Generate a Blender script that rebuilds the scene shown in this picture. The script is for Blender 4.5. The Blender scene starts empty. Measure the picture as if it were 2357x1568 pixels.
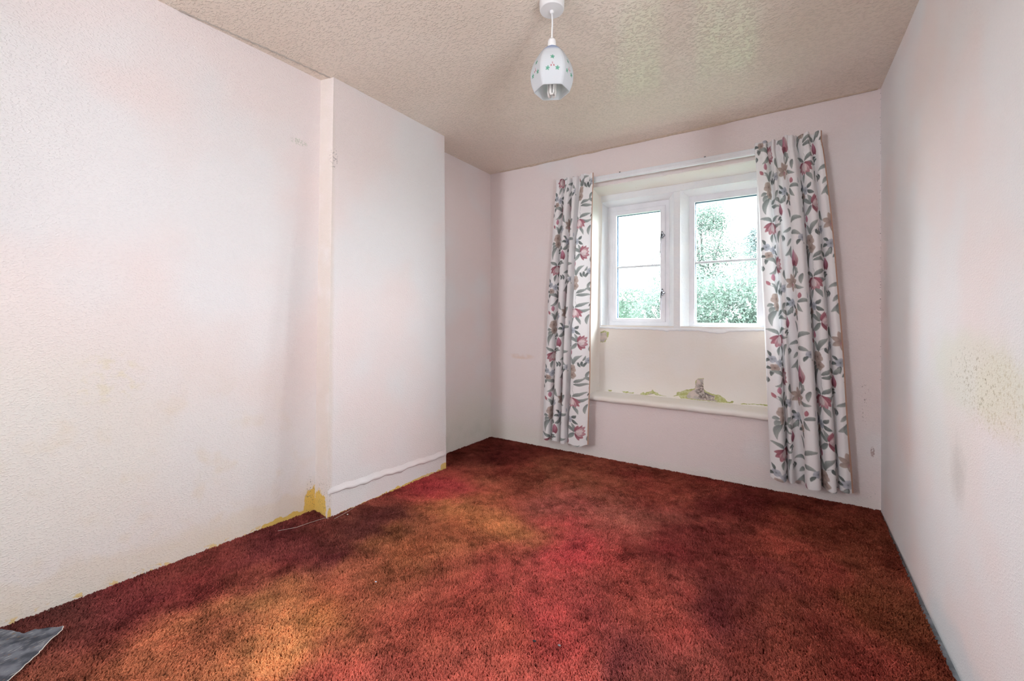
import bpy, bmesh, math, random
import numpy as np
from mathutils import Vector, Matrix
from mathutils.geometry import delaunay_2d_cdt

# ------------------------------------------------------------------ camera, sky, sun, large lights, exposure
scene = bpy.context.scene
COL = scene.collection
random.seed(4)
rng = np.random.default_rng(7)

cam_data = bpy.data.cameras.new('camera')
cam_data.sensor_width = 36.0
cam_data.lens = 36.0 * 973.0 / 2357.0
cam_data.shift_y = -57.0 / 2357.0
cam_data.clip_start = 0.01
cam = bpy.data.objects.new('camera', cam_data)
cam.location = (0, 0, 1.06)
cam.rotation_euler = (math.radians(90), 0, math.radians(32.568))
COL.objects.link(cam)
scene.camera = cam

world = bpy.data.worlds.new('overcast_sky')
scene.world = world
world.use_nodes = True
bg = world.node_tree.nodes['Background']
bg.inputs['Color'].default_value = (0.91, 0.965, 1.02, 1)
bg.inputs['Strength'].default_value = 35.0

# portals only guide the sampling of the sky light through the window and two added fill openings
for _n, _loc, _rot, _w, _h in (('portal_left_light', (-0.93, 3.34, 1.45), (-90, 0, 0), 0.5, 1.0),
                               ('portal_right_light', (-0.33, 3.34, 1.45), (-90, 0, 0), 0.5, 1.0),
                               ('portal_rear', (-1.67, -2.03, 1.68), (90, 0, 0), 0.7, 1.1),
                               ('portal_side', (0.60, 0.58, 1.45), (90, 0, 90), 0.45, 1.25)):
    _d = bpy.data.lights.new(_n, 'AREA'); _d.shape = 'RECTANGLE'; _d.size = _w; _d.size_y = _h
    _d.cycles.is_portal = True
    _o = bpy.data.objects.new(_n, _d); _o.location = _loc; _o.rotation_euler = [math.radians(a) for a in _rot]
    COL.objects.link(_o)

scene.view_settings.view_transform = 'Standard'
scene.view_settings.look = 'None'
scene.view_settings.exposure = 0.03
scene.view_settings.gamma = 1.0
scene.view_settings.use_curve_mapping = False
scene.cycles.max_bounces = 6
scene.cycles.diffuse_bounces = 5
scene.cycles.transparent_max_bounces = 16
scene.cycles.sample_clamp_indirect = 8.0
scene.cycles_curves.subdivisions = 0
scene.cycles.use_denoising = True
scene.cycles.use_adaptive_sampling = True
scene.cycles.adaptive_threshold = 0.05
scene.cycles.adaptive_min_samples = 16

# ------------------------------------------------------------------ helpers
def lin(c):
    c = np.asarray(c, float) / 255.0
    return np.where(c <= 0.04045, c / 12.92, ((c + 0.055) / 1.055) ** 2.4)

def rgba(r, g, b):
    l = lin((r, g, b))
    return (float(l[0]), float(l[1]), float(l[2]), 1.0)

class NT:
    """small wrapper round a node tree"""
    def __init__(self, name):
        self.mat = bpy.data.materials.new(name)
        self.mat.use_nodes = True
        self.t = self.mat.node_tree
        self.t.nodes.clear()
        self.cache = {}
        self.out = self.n('ShaderNodeOutputMaterial')
    def n(self, kind, **kw):
        nd = self.t.nodes.new(kind)
        for k, v in kw.items():
            setattr(nd, k, v)
        return nd
    def l(self, a, b):
        self.t.links.new(a, b)
    def put(self, sock, v):
        if isinstance(v, bpy.types.NodeSocket):
            self.l(v, sock)
        else:
            sock.default_value = v
    def pos(self):
        if 'pos' not in self.cache: self.cache['pos'] = self.n('ShaderNodeNewGeometry').outputs['Position']
        return self.cache['pos']
    def math(self, op, a, b=0.0, clamp=False):
        m = self.n('ShaderNodeMath', operation=op, use_clamp=clamp)
        self.put(m.inputs[0], a); self.put(m.inputs[1], b)
        return m.outputs[0]
    def vmath(self, op, a, b):
        m = self.n('ShaderNodeVectorMath', operation=op)
        self.put(m.inputs[0], a); self.put(m.inputs[1], b)
        return m.outputs['Value'] if op in ('LENGTH', 'DOT_PRODUCT', 'DISTANCE') else m.outputs['Vector']
    def noise(self, scale, detail=3.0, rough=0.55, vec=None, dist=0.0):
        key = (scale, detail, rough, dist)
        if vec is None:
            scale = min((1.7, 3.0, 8.0, 24.0, 60.0, 115.0), key=lambda q: abs(math.log(q / scale))); detail = 2.0
            key = (scale, detail)
            if key in self.cache: return self.cache[key]
        nd = self.n('ShaderNodeTexNoise')
        nd.inputs['Scale'].default_value = scale
        nd.inputs['Detail'].default_value = detail
        nd.inputs['Roughness'].default_value = rough
        nd.inputs['Distortion'].default_value = dist
        self.l(vec if vec is not None else self.pos(), nd.inputs['Vector'])
        if vec is None: self.cache[key] = nd.outputs['Fac']
        return nd.outputs['Fac']
    def ramp(self, fac, lo, hi, a=0.0, b=1.0):
        m = self.n('ShaderNodeMapRange', interpolation_type='SMOOTHSTEP')
        self.put(m.inputs['Value'], fac)
        m.inputs['From Min'].default_value = lo; m.inputs['From Max'].default_value = hi
        m.inputs['To Min'].default_value = a; m.inputs['To Max'].default_value = b
        return m.outputs['Result']
    def mix(self, fac, a, b):
        m = self.n('ShaderNodeMix', data_type='RGBA')
        self.put(m.inputs[0], fac); self.put(m.inputs[6], a); self.put(m.inputs[7], b)
        return m.outputs[2]
    def spot(self, centre, radius, soft=0.35, noise_scale=9.0, amp=0.9, detail=2.0):
        """ragged-edged blot round a world point: 1 inside, 0 outside"""
        d = self.vmath('SUBTRACT', self.pos(), centre)
        d = self.vmath('DIVIDE', d, radius)
        d = self.vmath('LENGTH', d, (0, 0, 0))
        nz = self.math('MULTIPLY', self.math('SUBTRACT', self.noise(noise_scale, detail), 0.5), amp)
        return self.ramp(self.math('ADD', d, nz), 1.0 - soft, 1.0 + soft, 1.0, 0.0)
    def bump(self, height, strength, distance, normal=None):
        b = self.n('ShaderNodeBump')
        b.inputs['Strength'].default_value = strength
        b.inputs['Distance'].default_value = distance
        self.l(height, b.inputs['Height'])
        if normal is not None:
            self.l(normal, b.inputs['Normal'])
        return b.outputs['Normal']
    def principled(self, color, rough=0.7, spec=0.3, normal=None, **kw):
        if rough >= 0.5 and not kw.get('Metallic'):              # matt paint, plaster, cloth
            d = self.n('ShaderNodeBsdfDiffuse'); self.put(d.inputs['Color'], color)
            if normal is not None: self.l(normal, d.inputs['Normal'])
            return d.outputs[0]
        p = self.n('ShaderNodeBsdfPrincipled')
        self.put(p.inputs['Base Color'], color)
        self.put(p.inputs['Roughness'], rough)
        p.inputs['Specular IOR Level'].default_value = spec
        if normal is not None:
            self.l(normal, p.inputs['Normal'])
        for k, v in kw.items():
            self.put(p.inputs[k.replace('_', ' ')], v)
        return p.outputs[0]
    def done(self, shader):
        self.l(shader, self.out.inputs['Surface'])
        return self.mat

def plain(name, color, rough=0.6, spec=0.3, var=0.06, scale=14.0, bump=0.0, metallic=0.0):
    t = NT(name)
    nz = t.noise(scale, 4)
    dark = tuple(c * (1 - var * 2) for c in color[:3]) + (1,)
    colr = t.mix(t.ramp(nz, 0.35, 0.65), dark, color)
    nrm = t.bump(t.noise(scale * 6, 3), bump, 0.002) if bump else None
    return t.done(t.principled(colr, rough, spec, nrm, Metallic=metallic))

def put_props(o, label=None, category=None, group=None, kind=None):
    if label: o['label'] = label
    if category: o['category'] = category
    if group: o['group'] = group
    if kind: o['kind'] = kind
    return o

def mesh_obj(name, verts, faces, mat, parent=None, smooth=False):
    me = bpy.data.meshes.new(name)
    me.from_pydata([tuple(v) for v in verts], [], [tuple(f) for f in faces])
    me.update()
    if mat: me.materials.append(mat)
    if smooth:
        me.polygons.foreach_set('use_smooth', [True] * len(me.polygons))
    o = bpy.data.objects.new(name, me)
    COL.objects.link(o)
    o.parent = parent
    return o

def bm_obj(name, bm, mat, parent=None, smooth=False, fix=True):
    if fix: bmesh.ops.recalc_face_normals(bm, faces=bm.faces[:])
    me = bpy.data.meshes.new(name)
    bm.to_mesh(me); bm.free()
    if mat: me.materials.append(mat)
    if smooth:
        me.polygons.foreach_set('use_smooth', [True] * len(me.polygons))
    o = bpy.data.objects.new(name, me)
    COL.objects.link(o)
    o.parent = parent
    return o

def empty(name, loc=(0, 0, 0)):
    o = bpy.data.objects.new(name, None)
    o.empty_display_size = 0.1
    o.location = loc
    COL.objects.link(o)
    return o

def box(bm, lo, hi, bevel=0.0):
    m = Matrix.Translation([(a + b) / 2 for a, b in zip(lo, hi)]) @ Matrix.Diagonal([b - a for a, b in zip(lo, hi)] + [1])
    r = bmesh.ops.create_cube(bm, size=1.0, matrix=m)
    if bevel:
        es = list({e for v in r['verts'] for e in v.link_edges})
        bmesh.ops.bevel(bm, geom=es, offset=bevel, segments=2, profile=0.6, affect='EDGES')

def lathe(bm, prof, centre, n=40, cap=False):
    rings = []
    for r, z in prof:
        rings.append([bm.verts.new((centre[0] + r * math.cos(2 * math.pi * k / n), centre[1] + r * math.sin(2 * math.pi * k / n), z)) for k in range(n)])
    for a, b in zip(rings[:-1], rings[1:]):
        for k in range(n):
            bm.faces.new((a[k], a[(k + 1) % n], b[(k + 1) % n], b[k]))
    if cap:
        bm.faces.new(rings[0]); bm.faces.new(rings[-1])

def tube(bm, pts, rad, n=10, cap=True):
    pts = [Vector(p) for p in pts]
    rads = rad if isinstance(rad, (list, tuple)) else [rad] * len(pts)
    rings = []
    up = Vector((0.31, 0.17, 0.93))
    for i, p in enumerate(pts):
        d = (pts[min(i + 1, len(pts) - 1)] - pts[max(i - 1, 0)]).normalized()
        a = d.cross(up)
        if a.length < 1e-3: a = d.cross(Vector((1, 0, 0)))
        a.normalize(); b = d.cross(a)
        rings.append([bm.verts.new(p + (a * math.cos(2 * math.pi * k / n) + b * math.sin(2 * math.pi * k / n)) * rads[i]) for k in range(n)])
    for r0, r1 in zip(rings[:-1], rings[1:]):
        for k in range(n):
            bm.faces.new((r0[k], r0[(k + 1) % n], r1[(k + 1) % n], r1[k]))
    if cap:
        bm.faces.new(rings[0]); bm.faces.new(rings[-1])

def vnoise(x, y, seed=0):
    """smooth 2-D value noise, numpy"""
    x = np.asarray(x, float); y = np.asarray(y, float)
    xi = np.floor(x).astype(np.int64); yi = np.floor(y).astype(np.int64)
    fx = x - xi; fy = y - yi
    fx = fx * fx * (3 - 2 * fx); fy = fy * fy * (3 - 2 * fy)
    def h(a, b):
        n = (a * 374761393 + b * 668265263 + seed * 144665) & 0xffffffff
        n = ((n ^ (n >> 13)) * 1274126177) & 0xffffffff
        return ((n ^ (n >> 16)) & 0xffff) / 65535.0
    return (h(xi, yi) * (1 - fx) + h(xi + 1, yi) * fx) * (1 - fy) + (h(xi, yi + 1) * (1 - fx) + h(xi + 1, yi + 1) * fx) * fy

def fbm(x, y, seed=0, oct=4):
    s = 0.0; a = 0.5
    for k in range(oct):
        s = s + a * vnoise(x * 2 ** k, y * 2 ** k, seed + k * 17); a *= 0.5
    return s

def patch(corners, nu, nv, wobble=0.003, seed=1, freq=2.3):
    """uneven plaster face between four corners (bottom-left, bottom-right, top-right, top-left)"""
    c = [np.array(p, float) for p in corners]
    nrm = np.cross(c[1] - c[0], c[3] - c[0]); nrm /= np.linalg.norm(nrm)
    V = []
    for j in range(nv + 1):
        for i in range(nu + 1):
            u, v = i / nu, j / nv
            p = (c[0] * (1 - u) + c[1] * u) * (1 - v) + (c[3] * (1 - u) + c[2] * u) * v
            q = p[0] + p[1]
            e = min(1.0, 8 * min(u, 1 - u)) * min(1.0, 8 * min(v, 1 - v))
            V.append(p + nrm * float(fbm(q * freq, p[2] * freq + seed, seed, 3) - 0.44) * 2 * wobble * e)
    F = [(j * (nu + 1) + i, j * (nu + 1) + i + 1, (j + 1) * (nu + 1) + i + 1, (j + 1) * (nu + 1) + i) for j in range(nv) for i in range(nu)]
    return V, F

def join(*parts):
    V, F = [], []
    for v, f in parts:
        o = len(V); V += list(v); F += [tuple(i + o for i in q) for q in f]
    return V, F

# ------------------------------------------------------------------ wall, ceiling and floor materials
PINK = (0.87, 0.775, 0.76, 1)
PALE = (0.84, 0.82, 0.825, 1)
CREAM = (0.78, 0.715, 0.60, 1)
YELLOW = rgba(229, 194, 108)

def woodchip(t, strength=0.55):
    """raised flakes of woodchip paper"""
    m = t.n('ShaderNodeMapping'); m.inputs['Scale'].default_value = (0.75, 0.75, 1.3)
    m.inputs['Rotation'].default_value = (0.5, 0.5, 0.3)
    t.l(t.pos(), m.inputs['Vector'])
    h = t.ramp(t.noise(165.0, 1.0, 0.5, m.outputs[0], 0.0), 0.50, 0.68)
    return t.bump(h, strength * 0.75, 0.0028), h

def wall_material(name, stains=(), strength=0.55, rough=0.6, pink=0.5):
    t = NT(name)
    base = t.mix(t.ramp(t.noise(1.7, 3), pink - 0.12, pink + 0.12), PINK, PALE)
    for fac_fn, colr in stains:
        base = t.mix(fac_fn(t), base, colr)
    nrm, h = woodchip(t, strength)
    return t.done(t.principled(base, rough, 0.25, nrm))

def scaled(f, k):
    return lambda t: t.math('MULTIPLY', f(t), k)

def sp(c, r, **kw):
    return lambda t: t.spot(c, r, **kw)

def speckle(c, r, scale, lo, hi, k=1.0, amp=0.7):
    """small flecks inside a blot"""
    return lambda t: t.math('MULTIPLY', t.math('MULTIPLY', t.spot(c, r, amp=amp), t.ramp(t.noise(scale, 2), lo, hi)), k)

def low_band(height, amp, scale=11.0, k=1.0):
    """ragged band along the floor line"""
    def f(t):
        s = t.n('ShaderNodeSeparateXYZ'); t.l(t.pos(), s.inputs[0])
        nz = t.math('MULTIPLY', t.math('SUBTRACT', t.noise(scale, 4), 0.5), amp)
        return t.math('MULTIPLY', t.ramp(t.math('ADD', s.outputs['Z'], nz), height * 0.55, height, 1.0, 0.0), k)
    return f

mat_wall_left = wall_material('pink_woodchip_damp', [
    (scaled(sp((-2.25, -0.1, 0.1), (0.6, 1.35, 0.95), soft=0.45, noise_scale=2.2, amp=0.6), 0.6), (0.80, 0.76, 0.70, 1)),
    (scaled(sp((-2.2, 0.3, 0.55), (0.3, 0.42, 0.36), soft=0.25, noise_scale=3.5, amp=0.8), 0.45), (0.82, 0.785, 0.715, 1)),
    (speckle((-2.2, 0.6, 0.35), (0.4, 0.8, 0.45), 6.0, 0.52, 0.76, 0.28), rgba(228, 206, 168)),
    (speckle((-2.2, 0.53, 0.82), (0.2, 0.11, 0.09), 14.0, 0.45, 0.7, 0.3), rgba(226, 214, 168)),
    (scaled(low_band(0.16, 0.26, 5.0), 0.25), rgba(228, 206, 168)),
    (sp((-2.14, 1.352, 0.02), (0.14, 0.045, 0.115), soft=0.06, noise_scale=26.0, amp=1.1), YELLOW),
    (sp((-2.16, 1.22, 0.0), (0.1, 0.15, 0.020), soft=0.08, noise_scale=30.0, amp=2.2), YELLOW),
    (speckle((-2.16, 0.7, 0.0), (0.3, 1.2, 0.018), 30.0, 0.56, 0.6, 0.7), YELLOW),
    (speckle((-2.08, 1.227, 1.943), (0.1, 0.04, 0.016), 90.0, 0.48, 0.56, 0.45), rgba(170, 185, 160)),
    (speckle((-2.15, 1.35, 0.08), (0.1, 0.03, 0.1), 110.0, 0.60, 0.64, 0.6), rgba(120, 112, 95)),
])
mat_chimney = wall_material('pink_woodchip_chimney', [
    (speckle((-2.08, 1.345, 0.5), (0.14, 0.03, 3.0), 8.0, 0.0, 0.6, 0.9), (0.79, 0.70, 0.64, 1)),  # beige near cheek, its colour also darkened to offset strong light on it
    (sp((-2.10, 1.360, 0.0), (0.115, 0.016, 0.12), soft=0.06, noise_scale=24.0, amp=0.8), YELLOW),
    (sp((-1.99, 1.6, -0.01), (0.06, 0.2, 0.010), soft=0.1, noise_scale=24.0, amp=2.4), YELLOW),
    (sp((-1.975, 1.98, -0.005), (0.06, 0.3, 0.016), soft=0.08, noise_scale=24.0, amp=2.2), YELLOW),
    (sp((-1.972, 2.22, 0.0), (0.06, 0.04, 0.042), soft=0.08, noise_scale=20.0, amp=1.0), YELLOW),
    (speckle((-2.1, 1.34, 0.07), (0.2, 0.03, 0.13), 110.0, 0.61, 0.65, 0.6), rgba(125, 115, 95)),
    (speckle((-1.966, 1.365, 1.88), (0.05, 0.02, 0.05), 120.0, 0.56, 0.62, 0.5), rgba(90, 85, 90)),
    (speckle((-1.98, 1.8, 0.25), (0.06, 0.6, 0.4), 3.0, 0.4, 0.8, 0.4), (0.81, 0.79, 0.75, 1)),
])
mat_alcove = wall_material('pink_woodchip_alcove', [
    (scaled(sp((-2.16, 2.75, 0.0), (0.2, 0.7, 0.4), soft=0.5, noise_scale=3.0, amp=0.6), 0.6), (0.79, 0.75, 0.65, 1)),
    (speckle((-2.16, 2.5, 0.08), (0.2, 0.6, 0.12), 5.0, 0.35, 0.75, 0.3), rgba(200, 205, 190)),
])
mat_wall_back = wall_material('pink_woodchip_window_wall', [
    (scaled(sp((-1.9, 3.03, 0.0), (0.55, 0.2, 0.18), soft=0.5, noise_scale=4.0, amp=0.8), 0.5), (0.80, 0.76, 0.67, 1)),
    (scaled(low_band(0.06, 0.05, 7.0), 0.35), (0.83, 0.80, 0.74, 1)),
    (speckle((-1.84, 3.03, 0.72), (0.12, 0.1, 0.025), 12.0, 0.45, 0.7, 0.4), rgba(226, 190, 160)),
    (speckle((0.385, 3.03, 0.58), (0.02, 0.1, 0.12), 110.0, 0.62, 0.66, 0.5), rgba(120, 95, 90)),
    (speckle((0.42, 3.03, 0.31), (0.008, 0.1, 0.025), 110.0, 0.45, 0.52, 0.6), rgba(140, 90, 85)),
    (speckle((0.425, 3.03, 0.05), (0.025, 0.1, 0.035), 110.0, 0.66, 0.70, 0.5), rgba(60, 60, 60)),
    (speckle((0.4535, 3.03, 1.55), (0.0035, 0.05, 0.85), 140.0, 0.60, 0.63, 0.7, amp=0.2), rgba(70, 66, 66)),
], pink=0.66)
mat_wall_right = wall_material('pink_woodchip_right', [
    (scaled(sp((0.45, 1.70, 0.90), (0.3, 0.34, 0.115), soft=0.35, noise_scale=7.0, amp=0.55), 0.42), (0.74, 0.76, 0.60, 1)),
    (scaled(sp((0.45, 1.50, 0.86), (0.3, 0.17, 0.10), soft=0.3, noise_scale=8.0, amp=0.7), 0.3), (0.78, 0.74, 0.56, 1)),
    (speckle((0.45, 1.55, 0.86), (0.3, 0.25, 0.11), 90.0, 0.52, 0.68, 0.35), rgba(178, 160, 110)),
    (speckle((0.45, 1.70, 0.89), (0.3, 0.16, 0.08), 120.0, 0.60, 0.68, 0.4), rgba(120, 115, 105)),
    (scaled(sp((0.45, 1.80, 0.585), (0.3, 0.05, 0.075), soft=0.9, noise_scale=30.0, amp=1.2), 0.32), rgba(140, 132, 130)),
    (scaled(sp((0.45, 1.95, 0.70), (0.3, 0.28, 0.2), soft=0.5, noise_scale=4.0, amp=0.7), 0.3), (0.74, 0.74, 0.68, 1)),
    (scaled(sp((0.45, 1.75, -0.02), (0.3, 0.35, 0.12), soft=0.4, noise_scale=9.0, amp=0.7), 0.5), rgba(205, 218, 224)),
], strength=0.3, rough=0.55, pink=0.46)

def ceiling_material():
    t = NT('beige_gloss_stipple')
    colr = t.mix(t.ramp(t.noise(2.2, 3), 0.35, 0.65), (0.84, 0.725, 0.615, 1), (0.87, 0.76, 0.655, 1))
    p = t.pos()
    m = t.n('ShaderNodeMapping'); m.inputs['Rotation'].default_value = (0, 0, 0.5); m.inputs['Scale'].default_value = (0.75, 1.3, 1)
    t.l(p, m.inputs['Vector'])
    h = t.ramp(t.noise(105.0, 1.5, 0.5, m.outputs[0], 0.0), 0.48, 0.74)
    n1 = t.bump(h, 0.6, 0.005)
    return t.done(t.principled(colr, 0.14, 0.75, n1))
mat_ceiling = ceiling_material()

mat_cream = NT('cream_reveal_paint')
_t = mat_cream
_c = _t.mix(_t.ramp(_t.noise(3.0, 4), 0.35, 0.65), (0.86, 0.80, 0.735, 1), (0.87, 0.83, 0.79, 1))
_c = _t.mix(_t.math('MULTIPLY', _t.ramp(_t.noise(95.0, 2), 0.69, 0.75), 0.22), _c, rgba(150, 135, 120))
mat_cream = _t.done(_t.principled(_c, 0.55, 0.3, _t.bump(_t.noise(60.0, 4), 0.25, 0.003)))

_t = NT('white_painted_stone')
_c = _t.mix(_t.ramp(_t.noise(5.0, 4), 0.3, 0.7), (0.85, 0.87, 0.90, 1), (0.90, 0.90, 0.91, 1))
_c = _t.mix(_t.math('MULTIPLY', _t.ramp(_t.noise(115.0, 3), 0.70, 0.76), 0.3), _c, rgba(150, 150, 155))
mat_stone = _t.done(_t.principled(_c, 0.5, 0.35, _t.bump(_t.noise(38.0, 4), 0.35, 0.004)))
mat_frame = plain('white_painted_frame', (0.88, 0.88, 0.92, 1), 0.38, 0.4, 0.03, 9.0)
mat_bar = plain('glazing_bar_white', (0.72, 0.74, 0.78, 1), 0.4, 0.4, 0.03, 9.0)
mat_seal = plain('dark_glazing_seal', rgba(70, 90, 110), 0.5, 0.3, 0.1, 30.0)
mat_plastic = plain('white_rail_plastic', (0.87, 0.88, 0.91, 1), 0.35, 0.45, 0.02, 8.0)
mat_lampwhite = plain('white_lamp_plastic', (0.83, 0.82, 0.82, 1), 0.35, 0.45, 0.02, 12.0)
mat_metal = plain('dark_bright_metal', (0.30, 0.31, 0.33, 1), 0.25, 0.6, 0.35, 90.0, 0.0, 0.9)
mat_floor = plain('grey_screed', (0.30, 0.32, 0.35, 1), 0.85, 0.2, 0.2, 25.0, 0.4)
mat_rear = plain('pink_plain_rear', PINK, 0.6, 0.25, 0.02, 2.0)
mat_outside = plain('grey_outer_stone', rgba(165, 160, 150), 0.85, 0.2, 0.15, 7.0, 0.5)
mat_plaster = plain('bare_plaster', rgba(205, 192, 184), 0.85, 0.15, 0.08, 30.0, 0.4)

_t = NT('olive_old_paint')
_c = _t.mix(_t.ramp(_t.noise(40.0, 4), 0.4, 0.62), rgba(182, 184, 124), rgba(204, 206, 160))
mat_olive = _t.done(_t.principled(_c, 0.8, 0.2, _t.bump(_t.noise(90.0, 3), 0.4, 0.002)))
_t = NT('grey_mouldy_plaster')
_c = _t.mix(_t.ramp(_t.noise(30.0, 4), 0.4, 0.6), rgba(190, 182, 176), rgba(214, 200, 192))
_st = _t.math('MULTIPLY', _t.spot((-0.455, 3.17, 0.535), (0.045, 0.1, 0.06), amp=0.7, noise_scale=30), _t.ramp(_t.noise(75.0, 4), 0.42, 0.56))
_c = _t.mix(_t.math('MULTIPLY', _st, 0.75), _c, rgba(92, 80, 76))
_st2 = _t.math('MULTIPLY', _t.spot((-0.41, 3.17, 0.50), (0.05, 0.1, 0.022), amp=0.7, noise_scale=30), _t.ramp(_t.noise(110.0, 4), 0.42, 0.56))
_c = _t.mix(_t.math('MULTIPLY', _st2, 0.6), _c, rgba(110, 98, 96))
mat_mould = _t.done(_t.principled(_c, 0.85, 0.15, _t.bump(_t.noise(80.0, 4), 0.4, 0.002)))

# ------------------------------------------------------------------ the room shell
H = 2.3
ZB = -0.02
YB, YR = 3.027, -1.9

def structure(name, vf, mat, label, smooth=True, parent=None):
    o = mesh_obj(name, vf[0], vf[1], mat, parent, smooth)
    if parent is None: put_props(o, label, None, None, 'structure')
    return o

structure('floor', ([(-2.6, -2.1, ZB), (0.8, -2.1, ZB), (0.8, 3.3, ZB), (-2.6, 3.3, ZB)], [(0, 1, 2, 3)]), mat_floor,
          'grey solid floor showing in a thin gap beside the right wall', False)
ceiling = structure('ceiling', patch([(-2.5, 3.3, H), (0.75, 3.3, H), (0.75, -2.1, H), (-2.5, -2.1, H)], 40, 60, 0.004, 3), mat_ceiling,
          'beige glossy stippled ceiling')
# plaster seam on the ceiling beside the left wall, and the torn paper lip along the window wall
sv, sf = [], []
N = 60
for i in range(N + 1):
    y = 0.72 + (1.345 - 0.72) * i / N
    x = -1.985 - 0.075 * (1 - i / N) ** 1.3 + 0.003 * math.sin(i * 1.7)
    w = 0.004 + 0.002 * math.sin(i * 0.9)
    d = 0.0045 + 0.0015 * math.sin(i * 2.3)
    for dx, dz in ((-w, 0.002), (0, -d), (w * 1.5, 0.002)):
        sv.append((x + dx, y, H + dz))
for i in range(N):
    for k in range(2):
        a = i * 3 + k
        sf.append((a, a + 1, a + 4, a + 3))
mesh_obj('plaster_seam', sv, sf, plain('pale_seam_filler', rgba(205, 196, 186), 0.5, 0.4, 0.04, 30.0), ceiling, True)
sv, sf = [], []
N = 260
for i in range(N + 1):
    x = -2.05 + 2.49 * i / N
    a = 0.004 * float(fbm(i * 0.16, 0.3, 5, 3)) + (0.0045 if 30 < i < 200 else 0.0015) * float(vnoise(i * 0.09, 4.2, 8))
    for dy, dz in ((0.0, -a * 1.5), (-0.004 - a, -0.0035 - a * 0.6), (-0.012 - a * 1.6, -0.002), (-0.014 - a * 1.6, 0.001)):
        sv.append((x, YB - 0.0005 + dy, H + dz))
for i in range(N):
    for k in range(3):
        b = i * 4 + k
        sf.append((b, b + 1, b + 5, b + 4))
mesh_obj('torn_paper_lip', sv, sf, plain('pale_paper_lip', rgba(214, 196, 176), 0.6, 0.3, 0.06, 60.0), ceiling, True)

# left wall: leaning lower part before the chimney breast
wl_b0, wl_t0 = (-2.405, YR, ZB), (-2.14, YR, H + 0.01)
wl_b1, wl_t1 = (-2.162, 1.372, ZB), (-2.047, 1.334, H + 0.01)
structure('wall_left', patch([wl_b0, wl_b1, wl_t1, wl_t0], 64, 50, 0.004, 11), mat_wall_left,
          'long pink textured wall on the left with yellow damp stains near the floor')
# chimney breast: near cheek, face, far cheek in one skin
cn_b, cn_t = (-2.013, 1.346, ZB), (-1.964, 1.353, H + 0.01)
cf_b, cf_t = (-1.973, 2.236, ZB), (-1.961, 2.205, H + 0.01)
ca_b, ca_t = (-2.20, 2.25, ZB), (-2.151, 2.22, H + 0.01)
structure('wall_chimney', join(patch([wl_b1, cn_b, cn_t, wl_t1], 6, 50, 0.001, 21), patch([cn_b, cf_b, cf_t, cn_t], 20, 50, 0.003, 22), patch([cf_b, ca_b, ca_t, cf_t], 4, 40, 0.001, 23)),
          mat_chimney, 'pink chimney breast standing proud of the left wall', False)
structure('wall_alcove', patch([ca_b, (-2.153, YB, ZB), (-2.158, YB, H + 0.01), ca_t], 16, 40, 0.002, 31), mat_alcove,
          'narrow pink alcove wall between chimney breast and window wall')
def rwx(y, z): return 0.4185 + 0.0365 * (y - YR) / (YB - YR) + (0.034 - 0.0345 * (y - YR) / (YB - YR)) * z / H
def rwp(y0, y1, z0, z1, nu, nv, w): return patch([(rwx(y0, z0), y0, z0), (rwx(y1, z0), y1, z0), (rwx(y1, z1), y1, z1), (rwx(y0, z1), y0, z1)], nu, nv, w, 41)
structure('wall_right', join(rwp(YB, 0.72, ZB, H + 0.01, 26, 30, 0.003), rwp(0.72, 0.44, ZB, 0.9, 4, 4, 0.0), rwp(0.72, 0.44, 2.0, H + 0.01, 4, 2, 0.0), rwp(0.44, YR, ZB, H + 0.01, 4, 8, 0.0)), mat_wall_right,  # gap left for the added side fill opening
          'pink textured wall on the right with a greenish mould blot')

# window wall with the deep recess
RX0T, RX0B, RX1 = -1.214, -1.237, -0.03
RZ0, RZ1 = 0.43, 2.03
YP = 3.17
def rx0(z): return RX0B + (RX0T - RX0B) * (z - 0.45) / 1.55
bw = join(
    patch([(-2.16, YB, ZB), (rx0(RZ0), YB, ZB), (rx0(RZ0), YB, RZ0), (-2.16, YB, RZ0)], 12, 8, 0.0015, 51),
    patch([(rx0(RZ0), YB, ZB), (RX1, YB, ZB), (RX1, YB, RZ0), (rx0(RZ0), YB, RZ0)], 14, 8, 0.0015, 51),
    patch([(RX1, YB, ZB), (0.456, YB, ZB), (0.456, YB, RZ0), (RX1, YB, RZ0)], 8, 8, 0.001, 51),
    patch([(-2.16, YB, RZ0), (rx0(RZ0), YB, RZ0), (rx0(RZ1), YB, RZ1), (-2.16, YB, RZ1)], 12, 24, 0.002, 52),
    patch([(RX1, YB, RZ0), (0.456, YB, RZ0), (0.456, YB, RZ1), (RX1, YB, RZ1)], 8, 24, 0.002, 53),
    patch([(-2.16, YB, RZ1), (rx0(RZ1), YB, RZ1), (rx0(RZ1), YB, H + 0.01), (-2.16, YB, H + 0.01)], 12, 6, 0.001, 54),
    patch([(rx0(RZ1), YB, RZ1), (RX1, YB, RZ1), (RX1, YB, H + 0.01), (rx0(RZ1), YB, H + 0.01)], 14, 6, 0.001, 54),
    patch([(RX1, YB, RZ1), (0.456, YB, RZ1), (0.456, YB, H + 0.01), (RX1, YB, H + 0.01)], 8, 6, 0.001, 54))
wall_back = structure('wall_back', bw, mat_wall_back, 'pink textured wall around the window recess', False)

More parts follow.
